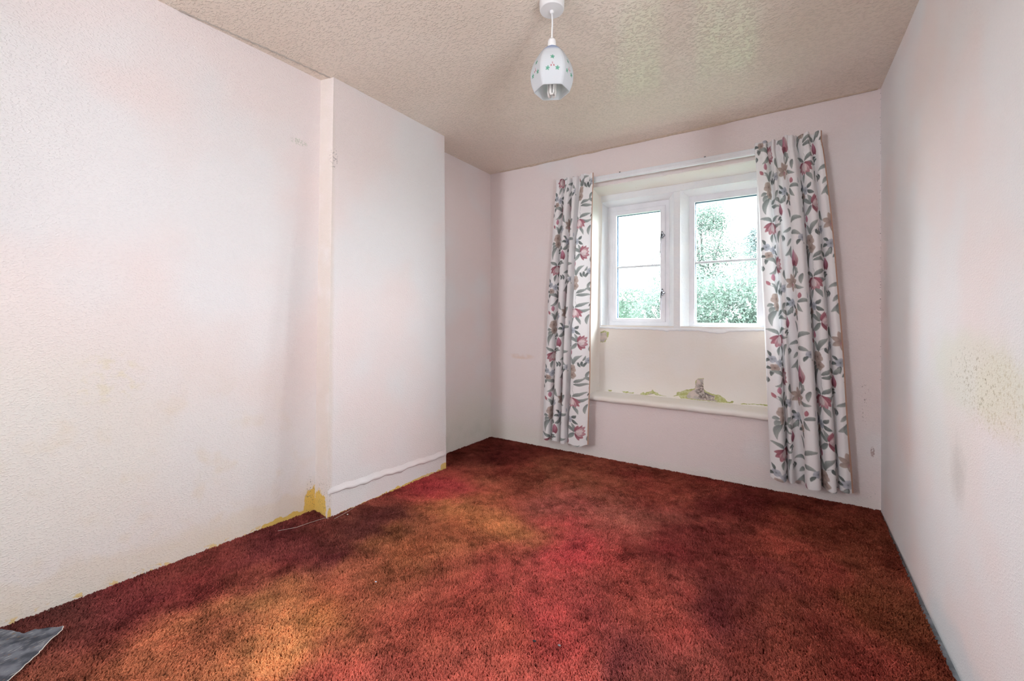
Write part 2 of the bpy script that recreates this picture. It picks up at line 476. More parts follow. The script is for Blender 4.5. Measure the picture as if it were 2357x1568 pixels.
# reveals and soffit: rounded arrises between the pink wall and the cream recess
def swept(name, rows, mat, parent):
    n = len(rows[0])
    V = [p for r in rows for p in r]
    F = [(j * n + i, j * n + i + 1, (j + 1) * n + i + 1, (j + 1) * n + i) for j in range(len(rows) - 1) for i in range(n - 1)]
    return mesh_obj(name, V, F, mat, parent, True)
rows = []
for k in range(31):
    z = RZ0 + (RZ1 - RZ0) * k / 30
    x = rx0(z); w = 0.0015 * math.sin(k * 0.8)
    rows.append([(x - 0.001, YB - 0.0008, z), (x + 0.002, YB + 0.002, z), (x + 0.005, YB + 0.014, z), (x + 0.004 + w, YB + 0.06, z), (x + 0.006 + w, YP - 0.03, z), (x + 0.012, YP - 0.012, z), (x + 0.030, YP - 0.001, z)])
swept('left_reveal', rows, mat_cream, wall_back)
rows = []
for k in range(31):
    z = RZ0 + (RZ1 - RZ0) * k / 30
    rows.append([(RX1 + 0.001, YB - 0.0008, z), (RX1 - 0.002, YB + 0.002, z), (RX1 - 0.005, YB + 0.014, z), (RX1 - 0.004, YP - 0.03, z), (RX1 - 0.012, YP - 0.012, z), (RX1 - 0.03, YP - 0.001, z)])
swept('right_reveal', rows, mat_cream, wall_back)
rows = []
for k in range(61):
    x = RX0B - 0.002 + (RX1 + 0.004 - RX0B) * k / 60
    w = 0.0025 * math.sin(k * 0.37) + 0.0015 * math.sin(k * 1.1)
    rows.append([(x, YB - 0.0008, RZ1 + 0.002 + w), (x, YB + 0.003, RZ1 - 0.003 + w), (x, YB + 0.02, RZ1 - 0.008 + w), (x, YB + 0.09, RZ1 - 0.022 + w), (x, YP - 0.01, RZ1 - 0.034 + w * 0.5), (x, YP + 0.01, RZ1 - 0.040)])
swept('soffit', rows, mat_cream, wall_back)

# recess back panel: a 3 mm paint and paper layer with torn holes, older olive paint behind
holes = [
 [(-1.205,.9344),(-1.195,.9344),(-1.167,.946),(-1.147,.9354),(-1.129,.9325),(-1.135,.9002),(-1.147,.8838),(-1.157,.8576),(-1.181,.8503),(-1.198,.8528),(-1.209,.8330),(-1.212,.8345),(-1.204,.8526),(-1.210,.8815),(-1.207,.9111)],
 [(-1.218,.5229),(-1.212,.5205),(-1.203,.509),(-1.209,.4982),(-1.216,.5002)],
 [(-1.144,.4885),(-1.127,.4849),(-1.102,.486),(-1.111,.4755),(-1.134,.4765)],
 [(-1.028,.4854),(-1.003,.4859),(-.978,.4902),(-.978,.482),(-.953,.4814),(-.935,.4849),(-.939,.4765),(-.978,.4751),(-.997,.472),(-1.019,.4748)],
 [(-.891,.4788),(-.866,.4948),(-.857,.4883),(-.83,.4995),(-.812,.5031),(-.801,.5193),(-.788,.5036),(-.761,.4977),(-.756,.4874),(-.698,.4794),(-.735,.4788),(-.767,.4780),(-.794,.4876),(-.83,.4767),(-.848,.4725),(-.888,.4725)],
 [(-.658,.4823),(-.632,.4985),(-.632,.5145),(-.59,.5285),(-.579,.5354),(-.544,.5446),(-.514,.5532),(-.509,.5699),(-.506,.6077),(-.493,.6232),(-.453,.6292),(-.457,.6088),(-.456,.5632),(-.448,.5468),(-.416,.5299),(-.385,.5244),(-.36,.5242),(-.324,.5026),(-.307,.4822),(-.292,.4827),(-.282,.4932),(-.27,.4874),(-.277,.4771),(-.314,.4736),(-.365,.473),(-.406,.4742),(-.463,.4736),(-.528,.4742),(-.571,.4754),(-.604,.4731),(-.621,.4932)],
 [(-.233,.4793),(-.216,.4839),(-.192,.4811),(-.159,.487),(-.127,.4869),(-.103,.4885),(-.069,.4923),(-.069,.479),(-.09,.4793),(-.108,.4825),(-.159,.4806),(-.214,.4766),(-.226,.473)],
]
def ragged(poly, step=0.006, amp=0.0022, seed=1):
    r = random.Random(seed); out = []
    for a, b in zip(poly, poly[1:] + poly[:1]):
        L = math.dist(a, b); n = max(1, int(L / step))
        for k in range(n):
            t = k / n; j = amp if k else 0.0
            out.append((a[0] + (b[0] - a[0]) * t + r.uniform(-j, j), max(0.4705, a[1] + (b[1] - a[1]) * t + r.uniform(-j, j))))
    return out
def inside(p, poly):
    c = False
    for (x1, y1), (x2, y2) in zip(poly, poly[1:] + poly[:1]):
        if (y1 > p[1]) != (y2 > p[1]) and p[0] < (x2 - x1) * (p[1] - y1) / (y2 - y1) + x1: c = not c
    return c
def sheet_with_holes(outer, holes, y, thick):
    pts, edges = [], []
    for loop in [outer] + holes:
        o = len(pts); pts += [Vector(p) for p in loop]
        edges += [(o + i, o + (i + 1) % len(loop)) for i in range(len(loop))]
    v2, e2, f2 = delaunay_2d_cdt(pts, edges, [], 0, 1e-6)[:3]
    bm = bmesh.new()
    bv = [bm.verts.new((p.x, y, p.y)) for p in v2]
    for f in f2:
        c = (sum(v2[i].x for i in f) / len(f), sum(v2[i].y for i in f) / len(f))
        if inside(c, outer) and not any(inside(c, h) for h in holes):
            bm.faces.new([bv[i] for i in f])
    r = bmesh.ops.extrude_face_region(bm, geom=bm.faces[:])
    for g in r['geom']:
        if isinstance(g, bmesh.types.BMVert): g.co.y += thick
    bmesh.ops.delete(bm, geom=[v for v in bm.verts if not v.link_faces], context='VERTS')
    return bm
rh = [ragged(h, seed=i) for i, h in enumerate(holes)]
PX0 = RX0B + 0.012
layer = sheet_with_holes([(PX0, 0.47), (-0.04, 0.47), (-0.04, 0.985), (-1.212, 0.985)], rh, YP - 0.004, 0.004)
bm_obj('recess_panel', layer, mat_cream, wall_back)
back_bm = bmesh.new(); box(back_bm, (PX0 - 0.02, YP, 0.44), (-0.02, YP + 0.02, 0.955))
bm_obj('old_paint_layer', back_bm, mat_olive, wall_back)
for k, poly in enumerate(([(-1.203, .9241), (-1.154, .932), (-1.146, .887), (-1.174, .8538), (-1.2, .856), (-1.206, .8849)],
             [(-.544, .526), (-.511, .5494), (-.503, .605), (-.493, .6203), (-.456, .6261), (-.458, .563), (-.45, .5351), (-.406, .5167), (-.385, .5103), (-.39, .49), (-.365, .477), (-.463, .4776), (-.56, .4807), (-.568, .4973)],
             [(-.825, .483), (-.81, .489), (-.79, .484), (-.765, .478), (-.80, .4735), (-.84, .4735)])):
    bm_obj('bare_plaster', sheet_with_holes(ragged(poly, seed=30 + k), [], YP - 0.0015, 0.001), mat_mould, wall_back)
# outer leaf of the window wall, seen only through the glass edges
outer_bm = bmesh.new()
for lo, hi in (((-3.2, 3.36, -3.0), (-1.2, 3.5, 3.0)), ((-0.06, 3.36, -3.0), (1.2, 3.5, 3.0)), ((-1.2, 3.36, -3.0), (-0.06, 3.5, 0.9)), ((-1.2, 3.36, 1.98), (-0.06, 3.5, 3.0))):
    box(outer_bm, lo, hi)
bm_obj('outer_leaf', outer_bm, mat_outside, wall_back)

# rear wall with an added, invented opening letting in fill light behind the camera
rw = bmesh.new()
WX0, WX1, WZ0, WZ1 = -1.97, -1.37, 1.3, 2.15
for lo, hi in (((-2.6, YR - 0.1, ZB), (WX0, YR, H + 0.02)), ((WX1, YR - 0.1, ZB), (0.7, YR, H + 0.02)), ((WX0, YR - 0.1, ZB), (WX1, YR, WZ0)), ((WX0, YR - 0.1, WZ1), (WX1, YR, H + 0.02))):
    box(rw, lo, hi)
put_props(bm_obj('wall_rear', rw, mat_rear), 'plain pink rear wall behind the viewpoint with an added fill light opening', None, None, 'structure')
w3 = bmesh.new()
for lo, hi in (((WX0, YR - 0.07, WZ0), (WX0 + .03, YR - 0.02, WZ1)), ((WX1 - .03, YR - 0.07, WZ0), (WX1, YR - 0.02, WZ1)), ((WX0 + .03, YR - 0.07, WZ0), (WX1 - .03, YR - 0.02, WZ0 + .03)), ((WX0 + .03, YR - 0.07, WZ1 - .03), (WX1 - .03, YR - 0.02, WZ1))):
    box(w3, lo, hi)
put_props(bm_obj('fill_opening_rear', w3, mat_frame), 'white frame of an added fill light opening in the rear wall behind the viewpoint', None, None, 'structure')

w4 = bmesh.new()  # frame of a made-up opening that lets in sky light as fill
for lo, hi in (((0.44, 0.44, 0.9), (0.50, 0.47, 2.0)), ((0.44, 0.69, 0.9), (0.50, 0.72, 2.0)), ((0.44, 0.47, 0.9), (0.50, 0.69, 0.93)), ((0.44, 0.47, 1.97), (0.50, 0.69, 2.0))):
    box(w4, lo, hi)
put_props(bm_obj('fill_opening_side', w4, mat_frame), 'white frame of an added fill light opening in the right wall beside the viewpoint', None, None, 'structure')

# painted pipe ridge low on the chimney breast
def chim_x(y, z):
    u = (y - 1.35) / 0.87
    b = -2.013 + 0.04 * u; t = -1.964 + 0.003 * u
    return b + (t - b) * z / 2.3
rows = []
N = 90
for i in range(N + 1):
    y = 1.349 + (2.236 - 1.349) * i / N
    z = 0.128 - 0.030 * i / N + 0.003 * math.sin(i * 0.23) + 0.002 * math.sin(i * 0.71)
    r = 0.011 + 0.0015 * math.sin(i * 0.33)
    lump = 0.005 if i in (48, 49, 50, 68, 69) else 0.0
    lo = 0.0045 * float(vnoise(i * 0.35, 1.0, 3))
    row = []
    k_ = r / 0.011 * min(1.0, 0.25 + i / 12.0, 0.25 + (N - i) / 6.0)
    for ox, dz, jag in ((-0.002, .034, 0), (0.001, .024, 0), (0.0035, .013, 0), (0.0075, .004, 0), (0.0095, -.002, 0), (0.0085, -.007, 0.3), (0.005, -.0105, 1), (-0.002, -.012, 1)):
        row.append((chim_x(y, z) + (ox * 0.75 * k_ if ox > 0 else ox), y, z + dz - jag * (lo + lump)))
    rows.append(row)
V = [p for q in rows for p in q]
n = len(rows[0])
F = [(j * n + i, j * n + i + 1, (j + 1) * n + i + 1, (j + 1) * n + i) for j in range(len(rows) - 1) for i in range(n - 1)]
F += [tuple(range(n)), tuple(len(V) - n + k for k in range(n))]
put_props(mesh_obj('trim_1', V, F, wall_material('pink_gloss_ridge', [], 0.15), None, True), 'pink painted pipe ridge running low across the chimney breast', None, None, 'structure')

# bullnosed cream sill board of the recess
rows = []
for k in range(81):
    x = RX0B - 0.004 + (RX1 - RX0B + 0.008) * k / 80
    w = 0.0012 * math.sin(k * 0.31) + 0.0008 * math.sin(k * 0.9)
    z = 0.0
    rows.append([(x, YP + 0.004, 0.4715 + w), (x, YP - 0.018, 0.4695 + w), (x, YP - 0.035, 0.468 + w), (x, 3.04, 0.464 + w), (x, 3.01, 0.462 + w), (x, 2.996, 0.458 + w), (x, 2.988, 0.449 + w), (x, 2.986, 0.440 + w), (x, 2.989, 0.431 + w), (x, 2.998, 0.424 + w), (x, 3.012, 0.421 + w), (x, 3.03, 0.420 + w)])
V = [p for q in rows for p in q]; n = len(rows[0])
F = [(j * n + i, j * n + i + 1, (j + 1) * n + i + 1, (j + 1) * n + i) for j in range(len(rows) - 1) for i in range(n - 1)]
F += [tuple(range(n)), tuple(len(V) - n + k for k in range(n))]
put_props(mesh_obj('trim_2', V, F, mat_cream, None, True), 'rounded cream sill board at the foot of the window recess', None, None, 'structure')

# white painted stone surround with splayed jambs and mullion
YG = 3.24
L_out = (-1.196, -0.652, 0.972, 1.945); L_in = (-1.158, -0.700, 0.986, 1.912)
R_out = (-0.608, -0.062, 0.972, 1.952); R_in = (-0.557, -0.100, 0.984, 1.908)
surround = empty('trim_3', (-0.63, YP, 0.96))
put_props(surround, 'white painted stone window surround with a central mullion', None, None, 'structure')
def at_surround(o):
    o.parent = surround; o.matrix_parent_inverse = Matrix.Translation(surround.location).inverted(); return o
def splay(name, out, inn):
    V, F = [], []
    rings = []
    for t, (y, f) in enumerate(((YP - 0.006, 0.0), (YP + 0.004, 0.06), (YP + 0.05, 0.8), (YG, 1.0), (YG + 0.12, 1.0))):
        q = [out[k] * (1 - f) + inn[k] * f for k in range(4)]
        rings.append([(q[0], y, q[2]), (q[1], y, q[2]), (q[1], y, q[3]), (q[0], y, q[3])])
    seg = 14
    for r in rings:
        for a, b in zip(r, r[1:] + r[:1]):
            for s in range(seg):
                V.append(tuple(a[k] + (b[k] - a[k]) * s / seg for k in range(3)))
    m = 4 * seg
    for j in range(len(rings) - 1):
        for i in range(m):
            F.append((j * m + i, j * m + (i + 1) % m, (j + 1) * m + (i + 1) % m, (j + 1) * m + i))
    return at_surround(mesh_obj(name, V, F, mat_stone))
splay('splayed_jamb', L_out, L_in)
splay('splayed_jamb', R_out, R_in)
def slab(name, x0, x1, z0, z1, bev=0.004):
    b = bmesh.new(); box(b, (x0, YP - 0.006, z0), (x1, YP + 0.02, z1), bev)
    return at_surround(bm_obj(name, b, mat_stone))
slab('mullion_face', L_out[1] - 0.001, R_out[0] + 0.001, 0.962, 1.9435, 0.003)
slab('jamb_face', -1.225, L_out[0] + 0.001, 0.962, 1.995)
slab('jamb_face', R_out[1] - 0.001, -0.035, 0.962, 1.995)
slab('lintel_face', -1.224, -0.036, 1.944, 1.997)
# wavy white paint lip hanging over the panel below the surround
lip = [(-1.2, .962), (-1.134, .9614), (-1.048, .9564), (-.94, .9583), (-.818, .9574), (-.735, .9528), (-.7, .9463), (-.666, .9529), (-.61, .9522), (-.49, .9546), (-.406, .942), (-.345, .9377), (-.29, .9529), (-.094, .9622), (-.04, .962)]
rows = []
for k in range(121):
    x = -1.2 + 1.16 * k / 120
    z = float(np.interp(x, [p[0] for p in lip], [p[1] for p in lip])) + 0.0012 * math.sin(k * 1.3)
    rows.append([(x, YP - 0.0035, z - 0.001), (x, YP - 0.010, z + 0.001), (x, YP - 0.012, z + 0.006), (x, YP - 0.010, z + 0.014), (x, YP - 0.002, 0.978), (x, YP + 0.06, 0.986)])
V = [p for q in rows for p in q]; n = 6
at_surround(mesh_obj('paint_lip', V, [(j * n + i, j * n + i + 1, (j + 1) * n + i + 1, (j + 1) * n + i) for j in range(120) for i in range(n - 1)], mat_stone, None, True))

# ------------------------------------------------------------------ windows
_t = NT('window_glass')
_fr = _t.n('ShaderNodeLayerWeight')
_tr = _t.n('ShaderNodeBsdfTransparent'); _tr.inputs['Color'].default_value = (0.95, 0.98, 0.975, 1)
_gl = _t.n('ShaderNodeBsdfGlossy'); _gl.inputs['Roughness'].default_value = 0.02
_mx = _t.n('ShaderNodeMixShader')
_t.l(_t.math('ADD', _t.math('MULTIPLY', _t.math('POWER', _fr.outputs['Facing'], 5.0), 0.6), 0.03), _mx.inputs[0]); _t.l(_tr.outputs[0], _mx.inputs[1]); _t.l(_gl.outputs[0], _mx.inputs[2])
mat_glass = _t.done(_mx.outputs[0])

def frame_ring(name, outer, inner, y0, y1, mat, parent, bev=0.003, step=None):
    """rectangular frame of four mitred rails; outer/inner = (x0, x1, z0, z1)"""
    b = bmesh.new()
    o = [(outer[0], outer[2]), (outer[1], outer[2]), (outer[1], outer[3]), (outer[0], outer[3])]
    i_ = [(inner[0], inner[2]), (inner[1], inner[2]), (inner[1], inner[3]), (inner[0], inner[3])]
    prof = [(0.0, y1), (0.0, y0 + bev), (0.06, y0), (0.8, y0), (0.95, y0 + bev), (1.0, y0 + 2.5 * bev), (1.0, y1)]
    rings = [[b.verts.new((a[0] + (c[0] - a[0]) * f, y, a[1] + (c[1] - a[1]) * f)) for a, c in zip(o, i_)] for f, y in prof]
    rings.append(rings[0])
    for r0, r1 in zip(rings[:-1], rings[1:]):
        for k in range(4):
            b.faces.new((r0[k], r0[(k + 1) % 4], r1[(k + 1) % 4], r1[k]))
    return bm_obj(name, b, mat, parent)

def build_window(name, label, fo, fi, so, si, glass, bar_z, sash):
    w = empty(name, ((fo[0] + fo[1]) / 2, 3.26, fo[2]))
    put_props(w, label, None, None, 'structure')
    inv = Matrix.Translation(w.location).inverted()
    made = [frame_ring('window_frame', fo, fi, 3.235, 3.31, mat_frame, w)]
    if sash:
        made.append(frame_ring('sash', so, si, 3.228, 3.29, mat_frame, w))
    g = glass
    made.append(frame_ring('glazing_seal', (g[0] - 0.003, g[1] + 0.003, g[2] - 0.003, g[3] + 0.003), (g[0] + 0.003, g[1] - 0.001, g[2] + 0.001, g[3] - 0.004), 3.252, 3.275, mat_seal, w, 0.0005))
    b = bmesh.new(); box(b, (g[0], 3.252, bar_z - 0.008), (g[1], 3.276, bar_z + 0.008), 0.003)
    made.append(bm_obj('glazing_bar', b, mat_bar, w))
    for z0, z1 in ((g[2], bar_z - 0.007), (bar_z + 0.007, g[3])):
        b = bmesh.new(); box(b, (g[0], 3.262, z0), (g[1], 3.266, z1))
        made.append(bm_obj('window_pane', b, mat_glass, w))
    for o in made:
        o.matrix_parent_inverse = inv
    return w, inv
w1, inv1 = build_window('window_1', 'left casement window light with a hinged sash and two metal fasteners',
    (-1.166, -0.692, 0.978, 1.920), (-1.118, -0.728, 1.018, 1.870), (-1.122, -0.724, 1.014, 1.874), (-1.093, -0.762, 1.040, 1.842), (-1.094, -0.761, 1.039, 1.845), 1.439, True)
w2, inv2 = build_window('window_2', 'right fixed window light beside the floral curtain',
    (-0.566, -0.092, 0.974, 1.916), (-0.523, -0.141, 1.008, 1.868), None, None, (-0.524, -0.140, 1.006, 1.870), 1.438, False)
def fastener(z, flip):
    root_bm = bmesh.new()
    box(root_bm, (-0.752, 3.219, z - 0.022), (-0.738, 3.229, z + 0.022), 0.002)
    f = bm_obj('window_fastener', root_bm, mat_metal, w1); f.matrix_parent_inverse = inv1
    b = bmesh.new(); box(b, (-0.742, 3.213, z - 0.010), (-0.724, 3.228, z + 0.004), 0.003)
    bm_obj('catch_block', b, mat_metal, f)
    b = bmesh.new()
    tube(b, [(-0.748, 3.219, z + 0.012), (-0.748, 3.208, z + 0.005), (-0.750, 3.202, z - 0.012), (-0.752, 3.206, z - 0.04)], [0.003, 0.004, 0.004, 0.003])
    bm_obj('handle_lever', b, mat_metal, f)
    b = bmesh.new(); tube(b, [(-0.755, 3.222, z - 0.03), (-0.757, 3.220, z - 0.075), (-0.758, 3.222, z - 0.135)], [0.004, 0.003, 0.004])
    bm_obj('stay_arm', b, mat_frame, f)
    b = bmesh.new(); lathe(b, [(0.0, z + 0.03), (0.005, z + 0.028), (0.006, z + 0.018), (0.0, z + 0.015)], (-0.746, 3.222), 12)
    bm_obj('pivot_knob', b, mat_metal, f)
fastener(1.655, False)
fastener(1.232, True)

# ------------------------------------------------------------------ curtain rail
rail = empty('curtain_rail', (-0.64, 2.98, 2.045))
put_props(rail, 'white plastic curtain rail spanning above the window recess', 'curtain rail')
rinv = Matrix.Translation(rail.location).inverted()
b = bmesh.new()
prof = [(2.972, 2.046), (2.966, 2.049), (2.965, 2.060), (2.9665, 2.064), (2.965, 2.068), (2.966, 2.083), (2.972, 2.0865), (2.984, 2.0865), (2.988, 2.083), (2.988, 2.05), (2.984, 2.046)]
xs = np.linspace(-1.45, 0.165, 40)
rings = [[b.verts.new((x, y, z - 0.006 * (x + 0.66))) for y, z in prof] for x in xs]
for r0, r1 in zip(rings[:-1], rings[1:]):
    for k in range(len(prof)):
        b.faces.new((r0[k], r0[(k + 1) % len(prof)], r1[(k + 1) % len(prof)], r1[k]))
b.faces.new(rings[0]); b.faces.new(rings[-1])
o = bm_obj('rail_track', b, mat_plastic, rail); o.matrix_parent_inverse = rinv
for x in (-1.36, -0.98, -0.42, -0.10, 0.10):
    b = bmesh.new()
    box(b, (x - 0.010, 2.985, 2.058 - 0.006 * (x + 0.66)), (x + 0.010, 3.0275, 2.074 - 0.006 * (x + 0.66)), 0.002)
    o = bm_obj('rail_bracket', b, mat_plastic, rail); o.matrix_parent_inverse = rinv
for x in (-0.98, -0.42):
    b = bmesh.new(); box(b, (x - 0.005, 2.9655, 2.084 - 0.006 * (x + 0.66)), (x + 0.005, 2.981, 2.0905 - 0.006 * (x + 0.66)), 0.0015)
    o = bm_obj('rail_clip', b, mat_metal, rail); o.matrix_parent_inverse = rinv

# ------------------------------------------------------------------ floral print, drawn once as a repeat and dyed into the cloth
TW, TH, RES = 0.42, 0.66, 0.0012
tw, th = int(TW / RES), int(TH / RES)
CLOTH = lin((246, 244, 245))
tile = np.tile(CLOTH, (th, tw, 1))
gx, gy = np.meshgrid((np.arange(tw) + 0.5) * RES, (np.arange(th) + 0.5) * RES)
def rel(cx, cy, ang):
    dx = (gx - cx + TW / 2) % TW - TW / 2; dy = (gy - cy + TH / 2) % TH - TH / 2
    c, s = math.cos(ang), math.sin(ang)
    return dx * c + dy * s, -dx * s + dy * c
def paint(mask, colr):
    m = np.clip(mask, 0, 1)[..., None]
    tile[:] = tile * (1 - m) + np.asarray(colr) * m
def petal(cx, cy, L, W, deg, c0, c1, rib=None, fat=0.8, bend=0.0):
    """one pointed petal or leaf growing from (cx, cy) along deg"""
    L *= 1.2; W *= 1.25
    a, bb = rel(cx, cy, math.radians(deg))
    t = a / L
    bb = bb - bend * L * np.clip(t, 0, 1) * np.clip(1 - t, 0, 1) * 4
    w = W / 2 * np.sin(np.pi * np.clip(t, 0, 1) ** fat) ** 0.75
    m = ((t > 0) & (t < 1)) * np.clip((w - np.abs(bb)) / RES + 0.5, 0, 1)
    q = np.clip(t, 0, 1)[..., None]
    side = (bb > 0)[..., None] * 0.12
    streak = ((0.30 if rib is not None and rib[0] > rib[1] * 1.6 else 0.10) * np.sin(bb / (W * 0.13) * 2 + a * 25))[..., None]
    colr = np.asarray(c0) * (1 - q) + np.asarray(c1) * q
    colr = colr * (1 - side + streak * 0.5)
    paint(m, colr)
    if rib is not None:
        paint(m * np.clip(1 - np.abs(bb) / 0.0011, 0, 1) * 0.6, rib)
    edge = m * np.clip(1 - (w - np.abs(bb)) / 0.0016, 0, 1)
    paint(edge * 0.35, np.asarray(c0) * 0.45)
LEAF_A, LEAF_B, LEAF_D = lin((134, 141, 139)), lin((184, 189, 187)), lin((106, 113, 113))
BLUE_A, BLUE_B = lin((164, 169, 180)), lin((210, 213, 221))
PINK_D, PINK_M, PINK_L = lin((146, 86, 99)), lin((188, 130, 140)), lin((230, 208, 211))
MAUV = lin((206, 150, 172)); BEIG, BEIG_D = lin((204, 188, 180)), lin((158, 138, 130))
def leaf(x, y, L, W, deg, bend=0.1, c=0):
    petal(x, y, L, W, deg, (LEAF_A, LEAF_D, LEAF_A * 1.15)[c], (LEAF_B, LEAF_A * 1.1, LEAF_B)[c], LEAF_D, 0.8, bend)
def stem(pts, w=0.0011, c=LEAF_A):
    P = np.array(pts, float); t = np.linspace(0, 1, 40)[:, None]
    if len(P) == 3: Q = (1 - t) ** 2 * P[0] + 2 * t * (1 - t) * P[1] + t * t * P[2]
    else: Q = (1 - t) * P[0] + t * P[1]
    m = np.zeros_like(gx)
    for q in Q:
        dx = (gx - q[0] + TW / 2) % TW - TW / 2; dy = (gy - q[1] + TH / 2) % TH - TH / 2
        m = np.maximum(m, np.clip((w - np.hypot(dx, dy)) / RES + 0.5, 0, 1))
    paint(m * 0.9, c)
def small_flower(x, y, r, c0, c1, n=5, rot=0):
    for k in range(n): petal(x, y, r, r * 0.95, rot + 360 * k / n, c0, c1, None, 1.25)
    a, bb = rel(x, y, 0); paint(np.clip((r * 0.16 - np.hypot(a, bb)) / RES + 0.5, 0, 1), c0 * 0.6)
def twig(x, y, deg, n=3, s=0.02):
    for k in range(n):
        px = x + math.cos(math.radians(deg)) * k * s * 0.9; py = y + math.sin(math.radians(deg)) * k * s * 0.9
        leaf(px, py, s * 1.15, s * 0.55, deg - 55, 0.1, 1); leaf(px, py, s * 1.15, s * 0.55, deg + 55, -0.1, 1)
    stem([(x, y), (x + math.cos(math.radians(deg)) * n * s, y + math.sin(math.radians(deg)) * n * s)])
def spread_tulip(x, y, s=1.0, rot=90):
    for d, L, W in ((-68, .052, .02), (68, .052, .02), (-46, .06, .024), (46, .06, .024)):
        petal(x, y, L * s, W * s, rot + d, PINK_D, PINK_M, PINK_D, 0.9)
    for d, L, W in ((-24, .062, .028), (24, .062, .028)):
        petal(x, y, L * s, W * s, rot + d, PINK_L * .9, PINK_M, PINK_D, 1.0)
    petal(x, y, .056 * s, .03 * s, rot, PINK_L, PINK_M * 1.2, PINK_D, 1.1)
    for d, L in ((-19, .044), (17, .04), (-2, .047)): petal(x, y, L * s, .017 * s, rot + d, PINK_L * .92, lin((240, 228, 228)), PINK_M, 1.0)
# column A, one stem from top to bottom
stem([(.13, .0), (.15, .03), (.13, .06)])
leaf(.13, .045, .085, .019, -18, -.12); leaf(.125, .05, .07, .018, 198, .12)
leaf(.15, .055, .075, .017, 2, .1)
spread_tulip(.125, .055)
leaf(.12, .118, .045, .017, 105, .1); leaf(.135, .115, .05, .018, 55, -.12)
small_flower(.075, .195, .019, BLUE_A, BLUE_B, 5, 20); small_flower(.115, .215, .021, BLUE_A, BLUE_B, 5, 50)
leaf(.07, .18, .03, .014, 240, .1, 1); leaf(.065, .2, .03, .015, 150, .1, 1); leaf(.13, .2, .032, .016, -40, .1, 1); leaf(.135, .215, .035, .017, 30, .1, 1)
small_flower(.085, .245, .02, BEIG_D, BEIG, 5, 10); leaf(.07, .25, .03, .014, 170, .1, 1); leaf(.08, .262, .032, .015, 110, .1, 1)
leaf(.15, .30, .08, .02, 200, .14); leaf(.15, .305, .07, .022, 145, -.14); leaf(.15, .295, .05, .017, 250, .1)
spread_tulip(.155, .30, .95, -5)
twig(.06, .325, 190, 2, .016)
stem([(.125, .475), (.12, .43), (.105, .39)]); stem([(.123, .46), (.11, .43), (.08, .42)])
petal(.104, .395, .036, .021, -95, PINK_M, MAUV, PINK_D, .8); petal(.082, .42, .026, .016, -125, PINK_M, PINK_M * 1.1, PINK_D, .8)
leaf(.126, .47, .085, .021, -52, -.16); leaf(.12, .465, .055, .017, -118, .12)
stem([(.126, .47), (.16, .435), (.215, .428)])
leaf(.16, .443, .032, .014, 60, .1, 1); leaf(.185, .435, .034, .015, 80, .1, 1); leaf(.19, .432, .03, .012, -60, .1); leaf(.21, .428, .03, .013, -20, .1)
small_flower(.225, .44, .02, BLUE_A, BLUE_B, 5, 5); leaf(.215, .45, .03, .015, 120, .1, 1)
small_flower(.115, .50, .030, BEIG_D * 1.1, BEIG, 5, 90); small_flower(.122, .545, .026, BEIG_D, BEIG * .95, 5, 70)
leaf(.095, .535, .03, .018, 160, .1, 2); leaf(.1, .55, .036, .02, 130, .1, 2)
leaf(.115, .565, .085, .024, 108, .2); stem([(.12, .55), (.14, .60), (.13, .66)])
leaf(.135, .60, .07, .018, -22, -.1); leaf(.135, .615, .085, .018, 2, -.1)
# column B
stem([(.33, .0), (.35, .09), (.31, .20)])
leaf(.338, .03, .06, .021, -120, .1); leaf(.34, .06, .07, .022, -15, -.12); leaf(.337, .09, .065, .018, 165, .1); leaf(.335, .12, .06, .021, 15, -.12)
leaf(.325, .15, .05, .018, 140, .1); twig(.27, .14, 170, 2, .018); leaf(.31, .19, .07, .024, 80, .18)
leaf(.305, .20, .05, .018, 130, -.1)
petal(.345, .215, .085, .036, 100, MAUV, PINK_D, PINK_M, 1.25); petal(.350, .215, .088, .034, 80, PINK_L * .95, PINK_D, PINK_M, 1.25); petal(.348, .213, .085, .022, 90, MAUV * 1.1, PINK_M, PINK_M, 1.2)
petal(.348, .278, .03, .03, 90, PINK_D, PINK_D * .8, None, 1.0)
leaf(.345, .31, .05, .02, 115, .1); leaf(.352, .31, .045, .018, 60, .1); stem([(.348, .2), (.35, .26), (.349, .31)])
for k, d in enumerate((200, 250, 300, 350, 40, 95, 150)): petal(.31, .405, .046, .022, d, BEIG_D * 1.15, BEIG, BEIG_D, 1.0)
petal(.31, .405, .026, .016, 70, lin((232, 224, 214)), lin((240, 236, 232)), None); petal(.31, .41, .03, .018, 110, PINK_M, BEIG, None)
leaf(.34, .38, .055, .018, -60, .1); leaf(.345, .42, .05, .017, 20, .1); stem([(.31, .41), (.35, .46), (.36, .52)])
petal(.375, .50, .028, .018, -80, PINK_M, PINK_M * 1.15, PINK_D, .9); leaf(.362, .52, .06, .018, 0, -.12); leaf(.36, .525, .05, .018, 60, .1)
small_flower(.29, .525, .022, BLUE_A, BLUE_B, 5, 0); leaf(.28, .51, .03, .014, 210, .1, 1); leaf(.275, .53, .032, .016, 165, .1, 1); leaf(.29, .545, .034, .016, 95, .1, 1); leaf(.305, .535, .032, .016, 35, .1, 1)
small_flower(.335, .575, .02, BEIG_D, BEIG, 5, 30); leaf(.325, .585, .03, .015, 150, .1, 1); leaf(.34, .59, .032, .016, 70, .1, 1)
petal(.245, .60, .06, .028, 80, PINK_M, PINK_D, PINK_D, 1.1); petal(.25, .60, .058, .022, 100, MAUV, PINK_D, PINK_M, 1.1); leaf(.25, .595, .05, .018, -50, .1); leaf(.245, .595, .05, .018, 215, .1)
